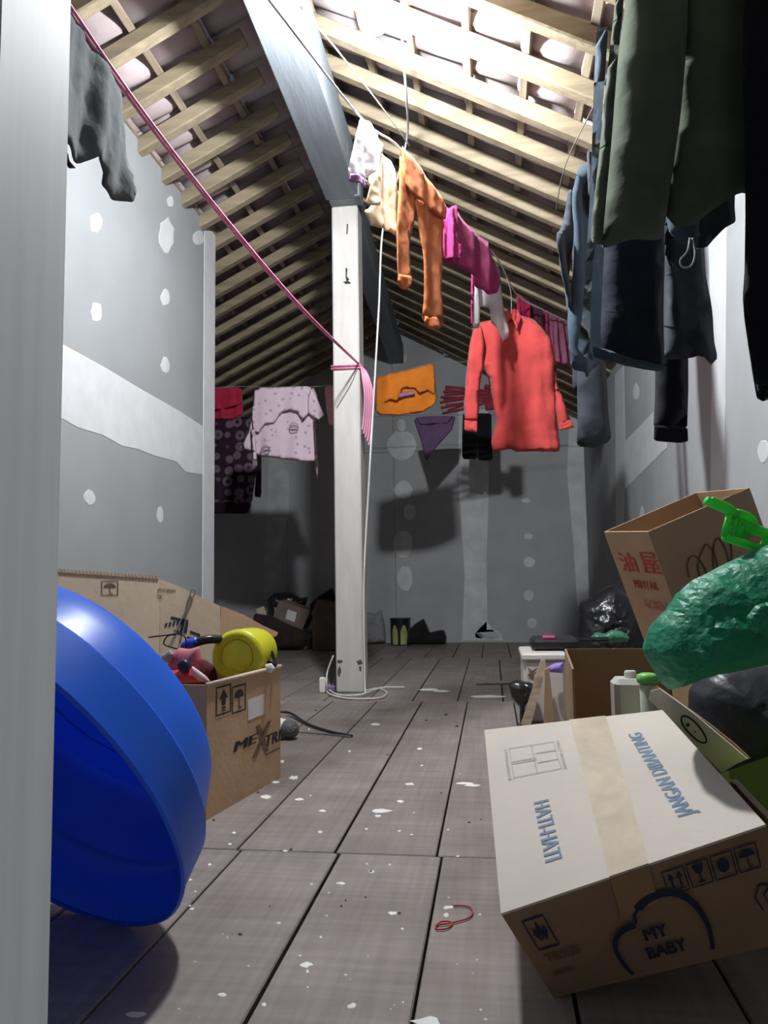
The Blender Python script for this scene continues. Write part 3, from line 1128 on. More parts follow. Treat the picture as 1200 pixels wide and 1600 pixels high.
garment('mauve_blouse', 'dusty mauve top hanging last before the navy clothes', 'garment', cloth('mauve', (.42, .13, .22)), Pl(.48, 5.17, 55), [('body', [(858, 488), (874, 496), (888, 506), (895, 560), (892, 572), (868, 566), (862, 530)], {})], T=.008, fold=.012, freq=12, seed=5)
garment('black_shorts', 'black shorts hanging behind the red shirt cuff', 'shorts', cloth('black_a', (.014, .014, .018), .02), Pl(-.15, 6.93, 0), [
    ('leg', [(723, 645), (745, 645), (746, 680), (745, 718), (722, 717), (722, 680)], {}), ('leg', [(745, 645), (768, 645), (768, 680), (770, 719), (746, 719), (745, 680)], dict(off=-.02))], T=.02, fold=.01, seed=7)
t = thing('fringed_scarf', 'dark red fringed scarf on the line left of the red shirt', 'scarf', at(735, 640, 5.9))
mf = cloth('dark_red', (.22, .03, .045))
for i in range(11):
    a = i / 10
    y1 = 604 + 42 * a
    tube('fringe', [at(766, 612 + 14 * a, 5.9 + .01 * (i % 3)), at(735, 608 + 26 * a + 3 * math.sin(i * 2), 5.9), at(690 + 12 * abs(a - .5) + 5 * math.sin(i * 3), y1, 5.92)], .010, mf, t, n=5, seg=6)
tube('cord', [at(768, 606, 5.9), at(772, 580, 5.7), at(770, 553, 5.47)], .003, mf, t)
sheet('band', [(756, 600), (775, 602), (776, 640), (758, 642)], Pl(-.07, 5.9, 5), mf, t, T=.012, fold=.004)

# far line
m_dress = dots_mat('cloth_dress_print', (.80, .63, .72), (.50, .38, .48), 21, .16, .27)
PD = Pl(-1.5, 5.33, 2)
garment('patterned_dress', 'pale pink dress printed with small motifs on the far line', 'dress', m_dress, PD, [
    ('body', [(399, 608), (445, 606), (490, 605), (496, 620), (496, 640), (492, 660), (493, 720), (480, 722), (440, 717), (402, 712), (393, 706), (375, 700), (385, 680), (393, 655)], {}),
    ('folded_layer', [(399, 607), (490, 604), (490, 640), (482, 650), (474, 660), (466, 646), (455, 642), (440, 646), (430, 662), (415, 664), (405, 678), (396, 676), (394, 650)], dict(off=.024, T=.008)),
    ('sleeve', [(488, 606), (496, 622), (508, 650), (499, 658), (482, 647), (482, 625)], dict(off=.03, T=.008)),
    ('ribbon', [(393, 672), (400, 672), (404, 730), (397, 735)], dict(off=.03, T=.002, fold=.002, res=14)),
    ('ribbon', [(489, 658), (493, 658), (498, 747), (495, 747)], dict(off=.01, T=.002, fold=.002, res=14))], T=.006, fold=.008, freq=5, seed=31)
for k, px_ in enumerate([(416, 703), (461, 668)]):
    Q = [PD.px(px_[0] - 8, px_[1] + 8), PD.px(px_[0] + 8, px_[1] + 8), PD.px(px_[0] + 8, px_[1] - 8), PD.px(px_[0] - 8, px_[1] - 8)]
    arcs = [stroke([(.5 + .42 * math.cos(t), .45 + .42 * math.sin(t)) for t in np.linspace(0, PI, 9)], .08), stroke([(.08, .45), (.2, .1), (.8, .1), (.92, .45)], .1), stroke([(.08, .45), (.92, .45)], .12)]
    print_shape(arcs, Q, (0, 0, 1, 1), PD.n, cloth('print_grey', (.30, .22, .29)), bpy.data.objects['patterned_dress'], off=.026 if k == 0 else .034, name='printed_motif')
garment('red_cloth', 'dark red cloth folded over the far line beside the pale wall', 'garment', cloth('deep_red', (.36, .02, .05)), PD, [
    ('body', [(318, 608), (378, 607), (380, 648), (360, 656), (318, 655)], {}), ('folded_layer', [(318, 607), (378, 606), (379, 632), (352, 640), (318, 644)], dict(off=.014))], T=.007, fold=.006, seed=33)
garment('pink_cloth', 'pink cloth hanging half hidden behind the column', 'garment', cloth('pink', (.72, .36, .42)), PD, [('body', [(506, 602), (545, 600), (546, 680), (524, 668), (514, 664), (510, 640)], {})], T=.008, fold=.012, freq=9, seed=35)
m_or2 = cloth('bright_orange', (.80, .24, .03), .2)
PO = Pl(-.58, 5.33, 2)
garment('orange_cloth', 'bright orange shirt folded over the far line right of the column', 'garment', m_or2, PO, [
    ('body', [(588, 592), (612, 586), (648, 577), (678, 568), (683, 630), (660, 644), (625, 649), (592, 649), (586, 640)], {}),
    ('folded_layer', [(588, 590), (648, 576), (678, 567), (681, 620), (668, 611), (655, 617), (648, 608), (630, 607), (622, 628), (610, 626), (588, 638)], dict(off=.018))], T=.008, fold=.007, freq=5, seed=36)
sheet('striped_trim', [(624, 616), (648, 612), (649, 618), (623, 624)], PO, cloth('lilac_trim', (.45, .25, .45)), bpy.data.objects['orange_cloth'], off=.033, T=.003, fold=0, res=12)
garment('purple_cloth', 'dusky purple cloth hanging to a point near the far wall', 'garment', cloth('purple', (.20, .12, .25)), Pl(-.5, 6.9, 0), [
    ('body', [(646, 653), (690, 650), (712, 650), (706, 672), (690, 690), (674, 708), (666, 721), (658, 690)], {}), ('fold', [(650, 652), (708, 650), (700, 662), (655, 664)], dict(off=.015))], T=.008, fold=.012, freq=4, seed=37)
m_pat = dots_mat('cloth_dark_print', (.045, .022, .04), (.22, .15, .20), 9.5, .26, .42, ring=True, trans=.05)
PP = Pl(-2.4, 6.76, 2)
garment('patterned_shirt', 'dark purple shirt printed with pale rings beside the pale wall', 'shirt', m_pat, PP, [
    ('body', [(318, 655), (365, 652), (395, 652), (402, 700), (400, 740), (393, 788), (318, 786)], {}),
    ('hem', [(318, 783), (393, 785), (388, 803), (318, 802)], dict(m=cloth('dark_hem', (.03, .018, .026), .03), off=.004)),
    ('sleeve', [(393, 666), (408, 700), (407, 777), (397, 776), (400, 720)], dict(m=cloth('dark_sleeve', (.035, .02, .03), .03), off=-.02))], T=.012, fold=.01, freq=5, seed=39)

# dark clothes under the eaves
m_green = cloth('olive_green', (.085, .108, .070), .0)
m_navy = cloth('navy', (.018, .023, .036), .0)
m_blue = cloth('faded_and_lit_blue', (.060, .085, .115), .02)
m_blk = cloth('black_b', (.010, .010, .014), .02)
m_gry = cloth('charcoal', (.050, .056, .070), .04)
garment('green_trousers', 'huge olive green trousers hanging nearest in the upper corner', 'trousers', m_green, Pl(.5, 2.0, 12), [
    ('leg', [(988, -118), (1085, -118), (1075, 60), (1060, 200), (1044, 330), (1036, 372), (1000, 378), (945, 386), (938, 376), (946, 300), (956, 200), (966, 100), (977, 0)], dict(T=.06, rnd=.09)),
    ('leg', [(1080, -118), (1165, -118), (1176, 0), (1188, 120), (1194, 200), (1199, 300), (1150, 306), (1120, 322), (1090, 346), (1060, 350), (1043, 332), (1058, 200), (1070, 60)], dict(off=-.012, T=.03, rnd=.1)),
    ('side_panel', [(988, -118), (1000, -118), (990, 0), (980, 100), (972, 200), (963, 300), (958, 382), (945, 386), (938, 376), (946, 300), (956, 200), (966, 100), (977, 0)], dict(plane=Pl(.318, 1.985, -62), off=.03, T=.008, rnd=.012, fold=.002)),
    ('waistband', [(984, -122), (1168, -122), (1170, -90), (982, -90)], dict(off=.006, T=.018, fold=.003))], T=.016, fold=.014, freq=4.5, seed=41, res=34)
garment('black_trousers', 'black trousers hanging at the edge beside the bright wall', 'trousers', m_blk, Pl(.68, 1.95, 15), [
    ('leg', [(1165, -95), (1255, -95), (1262, 560), (1230, 610), (1197, 626), (1188, 620), (1182, 590), (1172, 540), (1165, 500), (1162, 465), (1166, 420), (1166, 300), (1160, 100)], {}),
    ('waistband', [(1163, -98), (1257, -98), (1257, -75), (1163, -75)], dict(off=.012, fold=.002))], T=.02, fold=.008, freq=5, seed=42)
garment('blue_jeans', 'navy jeans with one blue side lit hanging behind the green trousers', 'trousers', m_navy, Pl(.42, 2.35, 14), [
    ('leg', [(962, 45), (1010, 45), (1035, 120), (1036, 375), (1037, 470), (1036, 576), (1028, 582), (980, 572), (944, 562), (936, 540), (944, 380), (950, 200)], dict(T=.05, rnd=.08)),
    ('side_panel', [(948, 48), (966, 46), (958, 160), (950, 300), (942, 440), (936, 545), (944, 566), (926, 558), (918, 545), (924, 500), (934, 380), (940, 250), (944, 120)], dict(m=m_blue, plane=Pl(.325, 2.33, -62), off=.035, T=.008, rnd=.012, fold=.003)),  # lamplit side of the navy leg, its light put into a paler blue
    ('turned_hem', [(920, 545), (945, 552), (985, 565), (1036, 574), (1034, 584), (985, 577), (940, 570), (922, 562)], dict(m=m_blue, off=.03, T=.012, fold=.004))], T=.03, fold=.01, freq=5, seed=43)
garment('blue_grey_jacket', 'faded blue-grey jacket hanging next to the navy jeans', 'jacket', m_blue, Pl(.345, 3.02, 58), [
    ('body', [(905, 262), (920, 250), (944, 250), (948, 400), (940, 560), (922, 590), (908, 582), (895, 572), (894, 480), (894, 380), (893, 300)], dict(T=.016, rnd=.05)),
    ('sleeve', [(893, 296), (902, 290), (900, 400), (902, 500), (893, 480), (884, 440), (874, 378), (876, 362), (890, 350)], dict(off=-.02, m=m_gry)),
    ('collar', [(905, 240), (930, 232), (946, 240), (944, 290), (932, 330), (914, 345), (906, 300)], dict(off=.03, m=m_gry))], T=.02, fold=.014, freq=6, seed=44)
garment('charcoal_trousers', 'charcoal trouser leg hanging below the blue-grey jacket', 'trousers', m_gry, Pl(.37, 3.4, 30), [
    ('leg', [(903, 272), (944, 272), (946, 560), (950, 640), (955, 684), (948, 692), (930, 699), (900, 698), (903, 640), (903, 500)], {}),
    ('leg', [(905, 272), (942, 272), (942, 520), (944, 600), (906, 610), (904, 500)], dict(off=-.05))], T=.02, fold=.006, freq=5, seed=45)
garment('black_leggings', 'straight black leggings hanging below the charcoal skirt', 'trousers', m_blk, Pl(.58, 2.62, 10), [
    ('leg', [(1024, 130), (1070, 130), (1074, 400), (1076, 600), (1074, 672), (1022, 668), (1025, 620), (1023, 400)], {}),
    ('cuff', [(1022, 664), (1074, 668), (1075, 690), (1060, 693), (1022, 688)], dict(T=.024, off=.002))], T=.02, fold=.005, freq=5, seed=46)
garment('charcoal_skirt', 'flared charcoal skirt hanging beside the navy jeans', 'skirt', m_gry, Pl(.56, 2.5, 12), [
    ('body', [(1042, 100), (1090, 100), (1100, 350), (1106, 420), (1116, 490), (1127, 556), (1118, 567), (1100, 561), (1085, 558), (1062, 563), (1036, 558), (1036, 400)], dict(fold=.02, freq=11)),
    ('waistband', [(1040, 96), (1092, 96), (1093, 125), (1040, 125)], dict(off=.004))], T=.015, fold=.012, freq=9, seed=47)
o = garment('drawstring_shorts', 'blue-grey shorts with a dangling drawstring loop under the green trousers', 'shorts', m_blue, Pl(.60, 2.18, 12), [
    ('leg', [(1046, -40), (1100, -40), (1100, 300), (1092, 350), (1090, 388), (1064, 381), (1047, 362), (1042, 334)], {}),
    ('leg', [(1098, -40), (1150, -40), (1152, 316), (1155, 342), (1136, 353), (1112, 380), (1090, 386), (1094, 300)], dict(off=-.02, m=m_gry))], T=.018, fold=.01, freq=8, seed=48)
tube('drawstring', [at(1078, 372, 2.13), at(1074, 392, 2.12), at(1063, 406, 2.12), at(1066, 417, 2.12), at(1080, 415, 2.12), at(1086, 396, 2.12), at(1082, 372, 2.13)], .0025, mat('cord_grey', (.45, .45, .46)), o)
garment('grey_garment', 'crumpled grey garment draped over the pink rope behind the pillar', 'garment', cloth('grey', (.17, .19, .20), .12), Pl(-.905, 1.7, 91), [
    ('body', [(60, -80), (108, 14), (150, 75), (190, 143), (197, 200), (196, 245), (201, 280), (206, 302), (197, 317), (180, 312), (162, 288), (164, 268), (150, 244), (130, 256), (116, 246), (106, 226), (60, 200)], dict(fold=.010, freq=6, wr=.006, wrs=12)),
    ('lining', [(60, 200), (104, 224), (120, 246), (132, 262), (124, 262), (108, 240), (104, 270), (60, 270)], dict(off=-.02, m=cloth('dark_grey', (.04, .04, .045))))], T=.012, fold=.014, freq=9, seed=51)

# ================================================================== FUNCTIONS FOR CARTONS


def open_carton(name, label, o, ex, ey, ez, w, d, h, th=.005, m=M_CARD, mi=None, group=None):
    """thing with four wall panels and a bottom; o = near-left bottom corner, unit axes ex ey ez"""
    o, ex, ey, ez = Vector(o), Vector(ex).normalized(), Vector(ey).normalized(), Vector(ez).normalized()
    t = thing(name, label, 'box', o, group)

    def slab(nm, a0, a1, b0, b1, c0, c1, mm):
        V = [o + ex * x + ey * y + ez * z for (x, y, z) in box_vf((a0, b0, c0), (a1, b1, c1))[0]]
        return mk(nm, V, HEX, mm, t)

    W = {}
    W['front'] = slab('side_panel', 0, w, 0, th, 0, h, m)
    W['back'] = slab('side_panel', 0, w, d - th, d, 0, h, m)
    W['left'] = slab('side_panel', 0, th, th, d - th, 0, h, m)
    W['right'] = slab('side_panel', w - th, w, th, d - th, 0, h, m)
    slab('bottom_panel', th, w - th, th, d - th, .001, th, mi or m)
    Q = dict(front=[o, o + ex * w, o + ex * w + ez * h, o + ez * h], right=[o + ex * w, o + ex * w + ey * d, o + ex * w + ey * d + ez * h, o + ex * w + ez * h],
             left=[o + ey * d, o, o + ez * h, o + ey * d + ez * h])
    N = dict(front=-ey, right=ex, left=-ex)
    return t, W, Q, N


def hexa(name, c, m, parent, **k):
    return mk(name, c, HEX, m, parent, **k)


# ---- printed carton with toys (left)
p0 = Vector((-.765, 2.005, 0))
p1 = Vector((-.690, 2.462, 0))
ey = (p1 - p0).normalized()
ex = Vector((ey.y, -ey.x, 0))
Wd = .40
mx_t, mxW, mxQ, mxN = open_carton('printed_carton', 'open brown carton with black arrow and umbrella marks holding junk', p0 - ex * Wd, ex, ey, (0, 0, 1), Wd, (p1 - p0).length, .352, m=M_CARD, mi=M_CARDI)
Q, n = mxQ['right'], mxN['right']


def uvq(px, py, Q):
    """where a sight line meets a face, in face units"""
    a, b, d = Q[0], Q[1], Q[3]
    nn = (b - a).cross(d - a)
    r = ray(px, py)
    p = EYE + r * ((a - EYE).dot(nn) / r.dot(nn)) - a
    e1, e2 = b - a, d - a
    return p.dot(e1) / e1.length_squared, p.dot(e2) / e2.length_squared


def rect_px(x0, y0, x1, y1, Q):
    a, b = uvq(x0, y1, Q), uvq(x1, y0, Q)
    return (a[0], a[1], b[0], b[1])


rc = rect_px(338, 1111, 360, 1075, Q); rc = (rc[0], min(rc[1], rc[3]), rc[2], max(rc[1], rc[3]))
print_shape([FRAME] + ARROW_UP, Q, rc, n, M_INK, mxW['right'])
rc = rect_px(363, 1108, 383, 1074, Q); rc = (rc[0], min(rc[1], rc[3]), rc[2], max(rc[1], rc[3]))
print_shape([FRAME] + UMBRELLA, Q, rc, n, M_INK, mxW['right'])
rc = rect_px(387, 1116, 413, 1092, Q); rc = (rc[0], min(rc[1], rc[3]), rc[2], max(rc[1], rc[3]))
print_shape([[(0, 0), (1, 0.02), (1, 1), (0, .97)]], Q, rc, n, mat('paper_label', (.82, .80, .80)), mxW['right'], name='paper_label')
a = uvq(367, 1176, Q); b_ = uvq(400, 1144, Q)
print_text('ME', Q, (a[0], a[1] + .005, b_[0], b_[1] - .01), n, M_INK, mxW['right'], bold=.055, shear=.1)
a = uvq(397, 1184, Q); b_ = uvq(421, 1126, Q)
print_text('X', Q, (a[0], a[1], b_[0], b_[1]), n, M_INKS, mxW['right'], bold=.04, shear=.2)
a = uvq(414, 1168, Q); b_ = uvq(437, 1140, Q)
print_text('TRI', Q, (a[0], a[1], min(b_[0], .985), b_[1]), n, M_INK, mxW['right'], bold=.055, shear=.1)
a = uvq(414, 1178, Q); b_ = uvq(437, 1171, Q)
print_shape([[(0, 0), (1, 0), (1, .8), (.1, .8)]], Q, (a[0], a[1], min(b_[0], .985), b_[1]), n, M_INKS, mxW['right'])
# turned-in top edge
V, F = tube_vf([mxQ['right'][3] + Vector((0, 0, .001)), mxQ['right'][2] + Vector((0, 0, .001))], .006, 8)
mk('folded_edge', V, F, M_CARDL, mx_t, smooth=True)

# contents
yc = at(370, 1026, 2.34)
yax = (at(398, 1021, 2.50) - yc).normalized()
wob = lambda t, h: 1 + .035 * math.sin(3 * t + 1) * min(1, h * 9) - (.20 * math.exp(-((t - 2.6) / .45) ** 2) * (1 if h < .055 else .5)) + .02 * math.sin(h * 160)
yb = thing('yellow_bucket', 'crumpled yellow plastic bucket lying in the printed carton', 'bucket', yc - Vector((0, 0, .08)))
R = .082
v, f = lathe_vf([(.020, .004), (.052, .004), (.056, -.002), (.070, -.004), (R, .004), (R * 1.03, .018), (R, .035), (R * 1.02, .05), (R, .068), (R * 1.05, .085), (R * 1.02, .10), (R * 1.06, .13), (R * .98, .15)], yc, yax, 40, wob)
mk('shell', v, f, plast('yellow', (.72, .70, .03), .4, .1), yb, smooth=True)
v, f = lathe_vf([(.052, .0035), (.050, .0005), (.012, .0), (.008, -.002)], yc, yax, 32)
mk('base_disc', v, f, plast('yellow2', (.80, .78, .05), .4), yb, smooth=True)

rt = thing('pink_toy', 'faded pink and red plastic toy with a dark blue knob in the carton', 'toy', at(295, 1062, 2.15))
sheet('back_piece', [(268, 1022), (280, 1012), (296, 1014), (312, 1010), (314, 1032), (310, 1052), (300, 1060), (272, 1058), (262, 1040)], Pl(-.93, 2.17, 0), plast('pink_faded', (.55, .16, .20), .5), rt, T=.03, rnd=.05, fold=0)
sheet('red_base', [(262, 1048), (285, 1046), (305, 1044), (320, 1056), (330, 1066), (262, 1068)], Pl(-.93, 2.13, 0), plast('toy_red', (.62, .05, .06), .4), rt, T=.03, rnd=.05, fold=0)
sheet('pale_trim', [(300, 1040), (322, 1056), (330, 1066), (310, 1064), (298, 1050)], Pl(-.93, 2.10, 0), plast('toy_pink', (.70, .45, .45), .5), rt, T=.01, rnd=.02, fold=0)
sheet('ear', [(252, 1024), (266, 1014), (272, 1022), (264, 1036), (254, 1034)], Pl(-.93, 2.14, 0), plast('toy_grey', (.45, .36, .36), .5), rt, T=.014, rnd=.03, fold=0)
kc = at(287, 1040, 2.11)
v, f = lathe_vf([(.006, -.012), (.014, -.010), (.0185, -.002), (.0185, .010), (.012, .03)], kc, (0, 1, 0), 20)
mk('knob', v, f, plast('navy_knob', (.02, .02, .06), .35), rt, smooth=True)

bb = thing('spray_bottle', 'blue bottle neck with a black hose lying across the carton', 'bottle', at(300, 1020, 2.3))
v, f = lathe_vf([(.006, -.01), (.014, 0), (.017, .012), (.017, .03), (.012, .036), (.012, .05)], at(287, 1011, 2.3), at(302, 1004, 2.3) - at(287, 1011, 2.3), 16)
mk('blue_cap', v, f, plast('cobalt', (.03, .06, .65), .3), bb, smooth=True)
v, f = tube_vf(catmull([at(302, 1005, 2.3), at(325, 999, 2.32), at(350, 1000, 2.36), at(380, 1004, 2.40)], 6), .014, 10)
mk('black_neck', v, f, M_BLACK, bb, smooth=True)
props(tube('wire_loop', [at(232, 996, 2.28), at(256, 993, 2.28), at(283, 991, 2.28), at(291, 1002, 2.28), at(288, 1015, 2.28), at(270, 1012, 2.28), at(256, 1006, 2.28), at(262, 994, 2.28), at(276, 991, 2.30)], .0022, M_BLACK), 'thin black wire looping above the pink toy', 'wire')
props(tube('black_cable', [at(400, 1050, 2.40), at(420, 1034, 2.40), at(430, 1040, 2.40), at(426, 1022, 2.42), at(414, 1010, 2.42), at(402, 1014, 2.42)], .006, M_BLACK), 'glossy black cable curled behind the yellow bucket', 'cable')
o = sheet('white_scrap', [(414, 1038), (424, 1036), (430, 1044), (424, 1052), (414, 1050)], Pl(-.72, 2.36, 0), M_WHITE, None, T=.012, rnd=.02, fold=0)
props(o, 'small whitish plastic scrap at the carton corner', 'scrap')
o = sheet('maroon_rag', [(262, 1060), (270, 1040), (296, 1030), (318, 1030), (334, 1040), (340, 1060), (338, 1100), (262, 1100)], Pl(-.95, 2.38, 0), cloth('maroon_rag', (.10, .025, .03), .02), None, T=.04, rnd=.05, fold=.01, wr=.015)
props(o, 'dark maroon rags filling the printed carton', 'rag')

# ---- big pale carton behind with its long flap
PB = Pl(-1.2, 2.74, 38)
fc = thing('flap_carton', 'big pale carton with a long raised flap behind the printed carton', 'box', (-1.36, 2.6, 0))
fa, fb = PB.px(88, 893), PB.px(250, 905)
q0, q1 = PB.px(60, 892), fb


def panel_px(name, pts, plane, m, parent, th=.005):
    P = [plane.px(*p) for p in pts]
    k = len(P)
    V = [p for p in P] + [p - plane.n * th for p in P]
    F = [tuple(range(k)), tuple(range(2 * k - 1, k - 1, -1))] + [(i, k + i, k + (i + 1) % k, (i + 1) % k) for i in range(k)]
    return fix_normals(mk(name, V, F, m, parent))


def ground_px(x, plane):
    r = plane.px(x, 905)
    return Vector((r.x, r.y, 0))


def wall_from(name, A, B, thv, m, parent):
    """upright panel from floor to the points A, B"""
    V = []
    for off in (Vector(), thv):
        V += [Vector((A.x, A.y, 0.002)) + off, Vector((B.x, B.y, 0.002)) + off, B + off, A + off]
    F = [(0, 1, 2, 3), (7, 6, 5, 4), (0, 4, 5, 1), (1, 5, 6, 2), (2, 6, 7, 3), (3, 7, 4, 0)]
    return fix_normals(mk(name, V, F, m, parent))


fw_ = wall_from('side_panel', q0, q1, -PB.n * .005, M_CARDL, fc)
dep = -PB.n * .17
wall_from('side_panel', q1 - PB.n * .006, q1 + dep + PB.u * .01, -PB.u * .005, M_CARDL, fc)
wall_from('side_panel', q0 + dep, q1 + dep, -PB.n * .005, M_CARDL, fc)
PB2 = Pl(q1.x + .001, q1.y, 32)
fl_ = panel_px('flap', [(250, 905), (282, 917), (300, 926), (344, 947), (346, 1030), (250, 1030)], PB2, M_CARDL, fc)
h2 = PB2.px(345, 947)
PB3 = Pl(h2.x + .001, h2.y, 46)
panel_px('flap_end', [(345, 947), (380, 960), (412, 978), (435, 988), (432, 994), (412, 1000), (395, 1014), (370, 1030), (345, 1030)], PB3, M_CARDK if False else M_CARD, fc)
# corrugated torn rim
V, F = [], []
N_ = 34
for i in range(N_):
    a = q0.lerp(q1, i / N_); b_ = q0.lerp(q1, (i + .55) / N_)
    vv = [a + PB.n * .004, b_ + PB.n * .004, b_ - PB.n * .009, a - PB.n * .009]
    o_ = len(V)
    V += vv + [x + Vector((0, 0, .012)) - PB.u * .005 for x in vv]
    F += [tuple(o_ + j for j in q) for q in HEX]
mk('corrugated_rim', V, F, M_CARD, fc, kind='stuff')
QW = [Vector((q0.x, q0.y, 0)), Vector((q1.x, q1.y, 0)), q1, q0]


def place_px(shapes, box, plane, mm, parent, off=.0012, name='print_mark'):
    x0, y0, x1, y1 = box
    Q = [plane.px(x0, y1), plane.px(x1, y1), plane.px(x1, y0), plane.px(x0, y0)]
    return print_shape(shapes, Q, (0, 0, 1, 1), plane.n, mm, parent, off, name)


place_px([FRAME] + UMBRELLA, (159, 908, 184, 930), PB, M_INKS, fw_)
for i, (s, b4) in enumerate([('JRTUY BEBAN', (246, 919, 274, 926)), ('CSC', (245, 928, 254, 934))]):
    Q_ = [PB2.px(b4[0], b4[3]), PB2.px(b4[2], b4[3] + 2), PB2.px(b4[2], b4[1] + 2), PB2.px(b4[0], b4[1])]
    print_text(s, Q_, (0, 0, 1, 1), PB2.n, M_INKS, fl_)
unit = lambda pts, b4: [((x - b4[0]) / (b4[2] - b4[0]), 1 - (y - b4[1]) / (b4[3] - b4[1])) for x, y in pts]
b4 = (250, 950, 330, 1010)
place_px([unit([(267, 963), (294, 969), (293, 973), (266, 967)], b4), unit([(284, 971), (294, 972), (291, 990), (280, 987)], b4), unit([(296, 985), (313, 991), (311, 1000), (307, 999), (308, 993), (297, 990)], b4),
          unit([(292, 994), (308, 999), (307, 1002), (291, 997)], b4), unit([(272, 984), (286, 989), (285, 992), (271, 987)], b4)], b4, PB2, M_INKN, fl_)
place_px([unit([(258 + 6 * i, 974 - i * 1.5), (262 + 6 * i, 973 - i * 1.5), (260 + 6 * i, 980 - i), (257 + 6 * i, 980 - i)], b4) for i in range(5)], b4, PB2, M_INKN, fl_)
props(tube('wire_hanger', [PB2.px(262, 1010) + PB2.n * .02] + [PB2.px(x, y) + PB2.n * .008 for x, y in ((282, 970), (300, 935), (304, 925), (300, 921), (296, 930), (290, 965), (281, 1005))], .0026, M_WIRE), 'bent grey wire hook leaning on the raised carton flap', 'wire')

# ---- blue tub lying on its rim
TX = (-0.8346, 1.2445, 0.2985, 0.80215, 0.7484, 0.27992)
TA, TB, TN = 0.3681, 0.3293, 1.937
tub = thing('blue_tub', 'large blue plastic tub tipped on its rim behind the pillar', 'tub', TX[:3])
tub.rotation_euler = TX[3:6]


def tub_ring(w, ins, k=64):
    o = []
    for i in range(k):
        t = 2 * PI * i / k
        c, s = math.cos(t), math.sin(t)
        o.append(((TA - ins) * math.copysign(abs(c) ** (2 / TN), c), w, (TB - ins) * math.copysign(abs(s) ** (2 / TN), s)))
    return o


def tub_part(name, rings, m, cap0=False, cap1=False):
    V, F = [], []
    k = 64
    for r in rings: V += tub_ring(*r, k)
    for i in range(len(rings) - 1):
        for j in range(k):
            F.append((i * k + j, i * k + (j + 1) % k, (i + 1) * k + (j + 1) % k, (i + 1) * k + j))
    if cap1: F.append(tuple((len(rings) - 1) * k + j for j in range(k)))
    if cap0: F.append(tuple(range(k))[::-1])
    me = bpy.data.meshes.new(name)
    me.from_pydata(V, [], F)
    me.materials.append(m)
    me.polygons.foreach_set('use_smooth', [True] * len(me.polygons))
    me.update()
    o = bpy.data.objects.new(name, me)
    COL.objects.link(o)
    o.parent = tub
    WL[o.name] = Vector(TX[:3])
    md = o.modifiers.new('edge', 'EDGE_SPLIT')
    md.split_angle = math.radians(28)
    return fix_normals(o)


tub_part('body', [(.004, .003), (.003, .0), (.05, .009), (.095, .017), (.100, .021), (.104, .032), (.16, .056), (.205, .078), (.219, .090), (.223, .105), (.223, .20), (.217, .20), (.217, .108), (.20, .082),
                  (.16, .060), (.106, .0365), (.101, .026), (.095, .0215), (.05, .0135), (.004, .003)], M_TUB, False, False)
tub_part('base_plate', [(.217, .195), (.221, .195)], M_TUB, True, True)
tub_part('rim', [(-.001, .006), (-.003, -.001), (.001, -.005), (.006, -.004), (.008, .0005)], M_TUB)

# ================================================================== RIGHT-HAND PILE
A = Vector((-.022, 1.564, .3222)); B = Vector((.318, 1.563, .3634)); Cc = Vector((.3644, 1.155, .2765)); D = Vector((.0003, 1.155, .1437))
E_ = Vector((.0731, 1.2236, .001)); F_ = at(1238, 1470, 1.21); H_ = Vector((.050, 1.60, .142)); I_ = Vector((.395, 1.60, .21))
bc = thing('tilted_carton', 'pale-topped tilted carton printed HATI-HATI lying nearest on the floor', 'box', E_)
mk('body', [E_, F_, I_, H_, D, Cc, B, A], [q for k_, q in enumerate(HEX) if k_ != 1], M_CARDK, bc)
QT = [D, Cc, B, A]
nT = ((Cc - D).cross(A - D)).normalized()


def grid_slab(name, fn, lo, hi, m, parent, nu=6, nv=10):
    """slab following the bowed top: fn(s, t) -> (u, v) on the top quad"""
    V, F = [], []
    for dz in (lo, hi):
        for i in range(nu + 1):
            for j in range(nv + 1):
                u, v = fn(i / nu, j / nv)
                V.append(quad_pt(QT, u, v) + nT * dz)
    w = nv + 1
    k = (nu + 1) * w
    for i in range(nu):
        for j in range(nv):
            q = (i * w + j, (i + 1) * w + j, (i + 1) * w + j + 1, i * w + j + 1)
            F.append(tuple(k + x for x in q)); F.append(q[::-1])
    for i in range(nu):
        for j in (0, nv):
            F.append((i * w + j, (i + 1) * w + j, k + (i + 1) * w + j, k + i * w + j))
    for j in range(nv):
        for i in (0, nu):
            F.append((i * w + j, i * w + j + 1, k + i * w + j + 1, k + i * w + j))
    return fix_normals(mk(name, V, F, m, parent))


def flapquad(name, u00, u01, u10, u11, v0, v1, m, th=.004):
    def fn(a, t):
        l, r_ = u00 + (u01 - u00) * t, u10 + (u11 - u10) * t
        return l + (r_ - l) * a, v0 + (v1 - v0) * t
    return grid_slab(name, fn, .0, th, m, bc)


# v runs front -> back here (D,C front; A,B back)
flL = flapquad('top_flap', 0, 0, .494, .586, -.002, 1.0, M_CARDW)
flR = flapquad('top_flap', .498, .592, 1.0, 1.0, -.002, 1.0, M_CARDW)
tp = grid_slab('tape', lambda a, t: ((.418 + .068 * t) + (.148 + .053 * t) * a, -.002 + 1.005 * t), .0041, .0052, M_TAPE, bc)
QF = [E_, F_, Cc, D]
nF = ((F_ - E_).cross(D - E_)).normalized()
if nF.y > 0: nF = -nF
V = []
for dz in (.0006, .0014):
    V += [quad_pt(QF, .40, .62) + nF * dz, quad_pt(QF, .55, .66) + nF * dz, quad_pt(QF, .566, 1.01) + nF * dz, quad_pt(QF, .418, 1.01) + nF * dz]
hexa('tape', V, mat('old_tape', (.40, .26, .13), rough=.4), bc)
